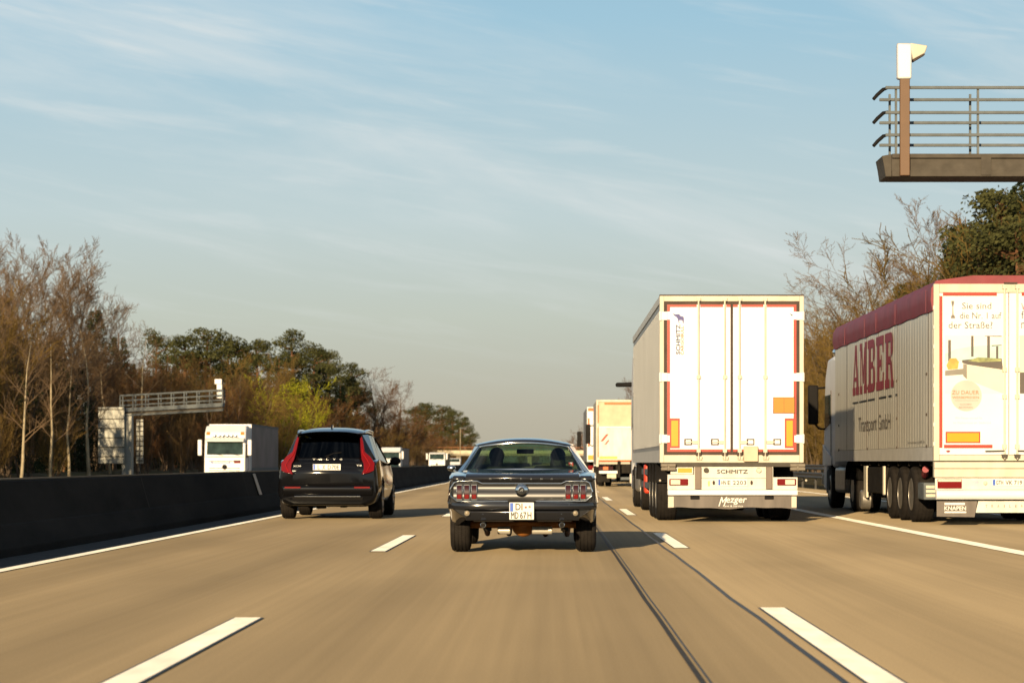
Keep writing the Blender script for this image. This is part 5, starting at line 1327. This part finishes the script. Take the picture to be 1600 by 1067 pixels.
CATS = dict(tall='tree', spread='tree', birch='tree', thicket='shrub', pine='tree', spruce='tree', olive='shrub', lime='shrub')
TR = random.Random(11)
def tree(kind, var, X, Y, H, label, group=None, crownmat=None, barkmat=None, z=0, wide=1.0):
    (tm, cm), H0 = lib(kind, var, 14.0)
    t = thing(NAMES[kind], label, CATS[kind], (X, Y, z), TR.random()*6.283, group)
    s = H/H0; t.scale = (s*wide, s*wide, s)
    for nm, me, m in (('trunk', tm, barkmat), ('crown', cm, crownmat)):
        o = bpy.data.objects.new(nm, me); C.objects.link(o); o.parent = t
        if m: o.material_slots[0].link = 'OBJECT'; o.material_slots[0].material = M[m]
    return t
def ground_z(X):
    X0 = [(-200, 1.5), (-34, .3), (-28, -.75), (11, -.1), (14, .25), (30, 1.5), (200, 3)]
    for (a, za), (b, zb) in zip(X0, X0[1:]):
        if a <= X <= b: return za+(zb-za)*(X-a)/(b-a)
    return 0
def woods():
    rng = random.Random(4)
    # --- far-side wood: rows running along the motorway, spaced wider with distance
    def rowof(X0, y0, y1, ratio, hfun, kinds, labels, group, dX=2.0, jx=.0):
        y = y0
        while y < y1:
            X = X0+rng.uniform(-dX, dX); kind, cmat = rng.choice(kinds)
            H = hfun(y)*rng.uniform(.86, 1.12)
            hue = {'twigred': 'russet', 'twigyel': 'ochre', None: 'brown', 'twig': 'brown'}[cmat]; dist = ' at its near end' if y < 240 else ' in its middle stretch' if y < 480 else ' in its far tapering stretch'
            lb_ = labels[kind].replace('brown', hue).replace('#', hue)+dist
            tree(kind, rng.randrange(4 if kind in ('thicket', 'tall') else 3), X, y+rng.uniform(-1, 1)*y*.008, H, lb_, group[kind], crownmat=cmat, z=ground_z(X))
            y *= ratio
    lab = dict(thicket='leafless brown thicket in the left wood,', tall='tall leafless tree rising from the wood beyond the far carriageway', spruce='dark spruce at the back of the left wood,',
               pine='bushy green pine rising above the brown wood on the left', birch='slim birch with pale stem at the edge of the left wood', spread='leafless # tree in the left wood,')
    grp = dict(thicket='thickets of the left wood', tall='bare trees of the left wood', spruce='spruces of the left wood', pine='pines of the left wood', birch='birches of the left wood', spread='bare trees of the left wood')
    hT = lambda y: 9.5 if y < 230 else 11 if y < 420 else 9.5
    rowof(-31.5, 180, 1150, 1.030, lambda y: hT(y)*.62, [('thicket', None), ('thicket', 'twigred'), ('thicket', 'twigyel')], lab, grp, 1.5)
    rowof(-34.5, 126, 146, 1.022, lambda y: 11.5, [('tall', 'twigyel'), ('thicket', 'twigyel'), ('birch', 'twigyel'), ('thicket', None)], lab, grp, 1.2)
    rowof(-32, 128, 152, 1.026, lambda y: 5.0, [('thicket', None), ('thicket', 'twigyel'), ('thicket', 'twigyel')], lab, grp, 1.2)
    rowof(-38.5, 128, 190, 1.024, lambda y: 8.5, [('spruce', None), ('thicket', None)], lab, grp, 1.2)
    rowof(-36, 192, 1250, 1.026, hT, [('thicket', 'twigred'), ('thicket', 'twig'), ('thicket', 'twigyel'), ('spread', 'twigred')], lab, grp)
    rowof(-41, 160, 1300, 1.030, lambda y: hT(y)*1.08, [('thicket', 'twigred'), ('thicket', 'twig'), ('spread', 'twigred')], lab, grp)
    rowof(-47, 180, 1400, 1.034, lambda y: 11.5, [('spruce', None)], lab, grp, 2.5)
    rowof(-54, 200, 1300, 1.045, lambda y: 13, [('spruce', None), ('thicket', 'twigred')], lab, grp, 3)
    # --- trees that stand out on the left
    def at(kind, var, px, py, X, label, wide=1.0, grp=None, **k):
        Y = 3600*X/(px-862); z = ground_z(X); H = (722-py)*Y/3600+1.08-z
        return tree(kind, var, X, Y, H, label, grp, z=z, wide=wide, **k)
    for i, (px, py, X, v) in enumerate(((-22, 372, -37, 0), (14, 366, -39, 1), (48, 362, -37, 2), (88, 384, -40, 3), (118, 415, -38, 0), (150, 462, -42, 1), (-5, 420, -34, 2), (70, 440, -43, 3), (30, 388, -41, 1), (66, 376, -42, 3), (103, 402, -43, 0), (134, 446, -40, 2), (-12, 384, -42, 3), (168, 500, -42, 0))):
        at('tall', v, px, py, X, ['tallest leafless tree cut by the left picture edge', 'second tall leafless tree from the left edge', 'third tall leafless tree from the left edge, wide crown', 'fourth tall leafless tree from the left edge', 'tall leafless tree just left of the lone birch', 'shortest leafless tree at the right end of the far-left clump', 'lower leafless tree half out of the left edge', 'lower leafless tree behind the forked pale birch'][i] if i < 8 else 'fine-twigged leafless tree filling the far-left clump', 1.15, 'tall bare trees at the far left')
    for px, py, v, l in ((140, 470, 0, 'pale-stemmed birch standing alone left of the sign back'), (172, 560, 1, 'leaning pale birch just left of the sign back'), (32, 500, 2, 'pale birch at the far left edge of the wood'), (78, 510, 1, 'forked pale birch at the left of the wood'), (108, 520, 0, 'slender birch between two pale birches at the left'), (215, 500, 2, 'pale thin birch rising behind the far gantry railing')):
        at('birch', v, px, py, -30 if px < 160 else -33.5, l, 1.15)
    at('spruce', 1, 5, 455, -44, 'dark spruce behind the tall bare trees at the far left', 1.1)
    at('spruce', 0, 150, 478, -47, 'dark brown-green conifer behind the birch at the left', 1.2)
    at('spruce', 2, 185, 520, -47, 'short dark conifer right of the tall bare clump', 1.3)
    for i, (px, py, X, v, w) in enumerate(((245, 512, -46, 0, .75), (285, 522, -50, 1, 1.2), (318, 510, -48, 2, 1.25), (352, 520, -50, 0, 1.2), (402, 528, -50, 1, 1.0), (375, 540, -48, 2, 1.1), (462, 513, -44, 2, 1.0), (490, 532, -44, 0, 1.0), (515, 545, -46, 1, 1.0), (432, 548, -46, 0, 1.0), (545, 565, -44, 2, 1.05), (560, 590, -44, 1, 1.0),
                                       (650, 632, -44, 0, 1.3), (668, 628, -46, 1, 1.3), (690, 632, -46, 2, 1.2), (708, 636, -46, 0, 1.2), (722, 650, -46, 1, 1.2), (735, 668, -46, 2, 1.2))):
        lb = 'small bushy pine alone at the left end of the pine row' if i == 0 else 'tallest pine of the row, left of the bare russet tree' if i == 6 else 'bushy green pine in the far treeline tapering to the horizon' if i > 11 else ['', 'broad green pine next to the small pine at the row end', 'rounded pine above the ochre trees', 'pine right of the rounded broad pine', 'small pine in the dip before the tallest pine', 'low pine behind the ochre trees', '', 'pine on the right shoulder of the tallest pine', 'pine second right of the tallest pine', 'low pine left below the tallest pine', 'dark pine left of the russet round tree', 'lowest dark pine beside the russet round tree'][i]
        at('pine', v, px, py, X, lb, w, None if i in (0, 6) else 'pines of the far treeline' if i > 11 else 'pines of the left wood')
    at('spruce', 1, 532, 600, -40, 'dark conifer beside the lime shrub, behind the black car', 1.3); at('spruce', 2, 500, 570, -41, 'dark conifer left of the russet bare tree', 1.1)
    at('lime', 0, 458, 580, -29.2, 'shrub in fresh lime green leaf above the black tall car', 1.25)
    at('lime', 1, 432, 612, -29.2, 'smaller lime green shrub left of the bright lime shrub', 1.0, crownmat='twigyel')
    at('spread', 0, 592, 568, -38, 'round leafless russet tree above the roof of the black car', 1.35, crownmat='twigred'); at('spread', 1, 618, 590, -39, 'leafless tree at the right slope of the left wood', 1.2, crownmat='twigred')
    at('spread', 2, 575, 590, -36, 'leafless tree left of the round russet tree', 1.1, crownmat='twigred')
    for px, py in ((606, 618), (628, 628), (642, 634), (655, 642), (672, 650)): at('spread', px % 3, px, py, -37, 'leafless russet tree in the dip before the far pines', 1.4, 'russet trees before the far pines', crownmat='twigred')
    for px, py, v in ((270, 560, 0), (330, 548, 1), (365, 545, 2), (410, 552, 3), (445, 560, 0), (300, 575, 1)):
        at('tall', v, px, py, -34, 'ochre-twigged leafless tree '+{270: 'behind the left end of the far gantry', 300: 'behind the middle of the far gantry', 330: 'behind the white camera of the far gantry', 365: 'above the spotlit oncoming lorry', 410: 'above the right end of the oncoming trailer', 445: 'behind the lime green shrub'}[px], 1.2, 'ochre trees behind the far gantry', crownmat='twigyel')
    # --- right-hand wood
    labr = dict(olive='olive leafy shrub behind the right guard rail,', thicket='leafless brown thicket behind the right guard rail,', spruce='dark conifer in the right wood,', spread='leafless tree in the wood on the right', pine='dark pine in the wood on the right', tall='leafless tree in the wood on the right')
    grpr = dict(olive='shrubs behind the right guard rail', thicket='thickets of the right wood', spruce='conifers of the right wood', spread='bare trees of the right wood', pine='conifers of the right wood', tall='bare trees of the right wood')
    rowof(15.5, 62, 700, 1.045, lambda y: 5.5 if y < 260 else 8, [('olive', None), ('thicket', 'twigyel')], labr, grpr, .8)
    rowof(19.5, 78, 900, 1.028, lambda y: 10 if y < 200 else 11, [('olive', None), ('olive', None), ('thicket', 'twig'), ('thicket', 'twigyel')], labr, grpr, 1.5)
    rowof(25, 95, 1000, 1.045, lambda y: 12.5, [('spruce', None), ('olive', None), ('thicket', 'twigred')], labr, grpr, 2)
    at('spread', 0, 1380, 350, 22, 'wide bare tree with dark limbs left of the taller bare tree on the right', 1.05); at('spread', 1, 1345, 392, 23, 'bare tree furthest left of the right-hand wood', .72)
    at('tall', 2, 1475, 296, 23, 'tallest bare tree, right of the wide bare tree', 1.35); at('tall', 1, 1435, 330, 25, 'bare tree between the wide and the tallest bare tree', 1.2)
    at('tall', 3, 1515, 305, 24, 'bare tree just left of the dark conifer under the gantry', 1.2)
    at('spread', 2, 1312, 462, 22, 'low bare tree beside the white trailer on the right', .8)
    at('pine', 0, 1510, 395, 21, 'low dark pine above the crimson tarpaulin', 1.0); at('pine', 1, 1425, 440, 22, 'small dark pine behind the left end of the crimson tarpaulin', .9)
    at('pine', 2, 1548, 292, 18.5, 'dark conifer directly under the gantry beam', 1.25); at('spruce', 0, 1500, 342, 19, 'narrow dark conifer left of the one under the gantry', 1.3); at('pine', 0, 1600, 330, 18.5, 'dark conifer cut by the right edge above the trailer roof', 1.3); at('pine', 1, 1585, 292, 21, 'big dark conifer at the right edge below the gantry', 1.2); at('spruce', 2, 1620, 250, 22, 'dark conifer at the right edge of the picture', 1.4)
    for px, py, l in ((1560, 330, 'tall olive brown tree under the gantry, left one'), (1605, 320, 'tall olive brown tree under the gantry, cut by the right edge'), (1520, 400, 'lower olive brown tree just above the crimson tarpaulin')): at('olive', 0, px, py, 20, l, 1.3, 'olive trees under the gantry')
    for px, py, X, v in ((987, 588, 13.5, 0), (976, 600, 14, 1), (962, 628, 14, 2), (900, 676, 13, 0), (912, 664, 14, 1), (890, 684, 12, 2), (922, 655, 15, 0)):
        at('thicket' if px < 930 else 'tall', v, px, py, X, 'distant leafless tree beside the lorries ahead', 1.2, 'distant trees beside the lorries ahead', crownmat='twigred')
    # --- far-off wood closing the view
    mb = MB(); r2 = random.Random(9)
    for k in range(420):
        x = r2.uniform(-420, 420); H = r2.uniform(7, 12)
        leafquads(mb, r2, (x, 2300+r2.uniform(0, 60), H*.5), (H*.5, 4, H*.55), 170, .85)
    struct(mb.build('distant_wood', M['olive'], smooth=0, fix=False), 'stuff')
# ------------------------------------------------------------ the place
gantry_near(); gantry_far(); bridge(665)
ms = thing('lamp_mast', 'thin bare mast at the foot of the far left treeline', 'mast', (-23.8, 600, -.6)); MB().cyl((0, 0, 0), (0, 0, 10.5), .14, .08).build('pole', M['palebark'], ms); MB().box(-.2, .9, -.15, .15, 10.45, 10.65).build('lamp_head', M['steel'], ms)
coupe(-.34, 26.8)
person('dark-haired driver in a dark jacket at the left of the coupe', -.34-.355, 26.8+2.36, .365, longhair=False)
person('passenger in a dark jacket at the right of the coupe', -.34+.40, 26.8+2.36, .355, lean=.02, longhair=True)
tall_car(-4.20, 43.2)
box_lorry(3.188, 40.8)
tarp_lorry(7.755, 39.1)
rigid_lorry(3.25, 102)
far_lorry(3.12, 122)
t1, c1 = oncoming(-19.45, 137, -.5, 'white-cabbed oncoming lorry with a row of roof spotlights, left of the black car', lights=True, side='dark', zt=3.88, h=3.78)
text('Brummerstedt', (-.80, .35, 1.50, 1.62), M['bluepr'], c1, O=(0, 13.85+2.345, 0), u=(-1, 0, 0), v=(0, 0, 1))
MB().prx([(16.14, 1.52), (16.16, 1.52), (16.16, 1.70), (16.14, 1.70)], -.95, -.55).build('red_swoosh', M['lampred'], c1)
MB().box(.1, .6, 16.0-.2, 16.02-.2, 3.60, 3.66).build('yellow_label', M['yellow'], c1) if False else None
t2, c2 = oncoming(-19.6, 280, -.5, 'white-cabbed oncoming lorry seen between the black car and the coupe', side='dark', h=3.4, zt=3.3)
t3, c3 = oncoming(-17.2, 345, -.5, 'white oncoming tipper lorry with a tan body, left of the coupe roof', trail='tipper', h=3.0)
small_car(-17.2, 252, -.5, 'blue grey oncoming car low behind the barrier, right of the black tall car')
van(-16.6, 398, -.5, 'white oncoming van beside the coupe roof')
woods()
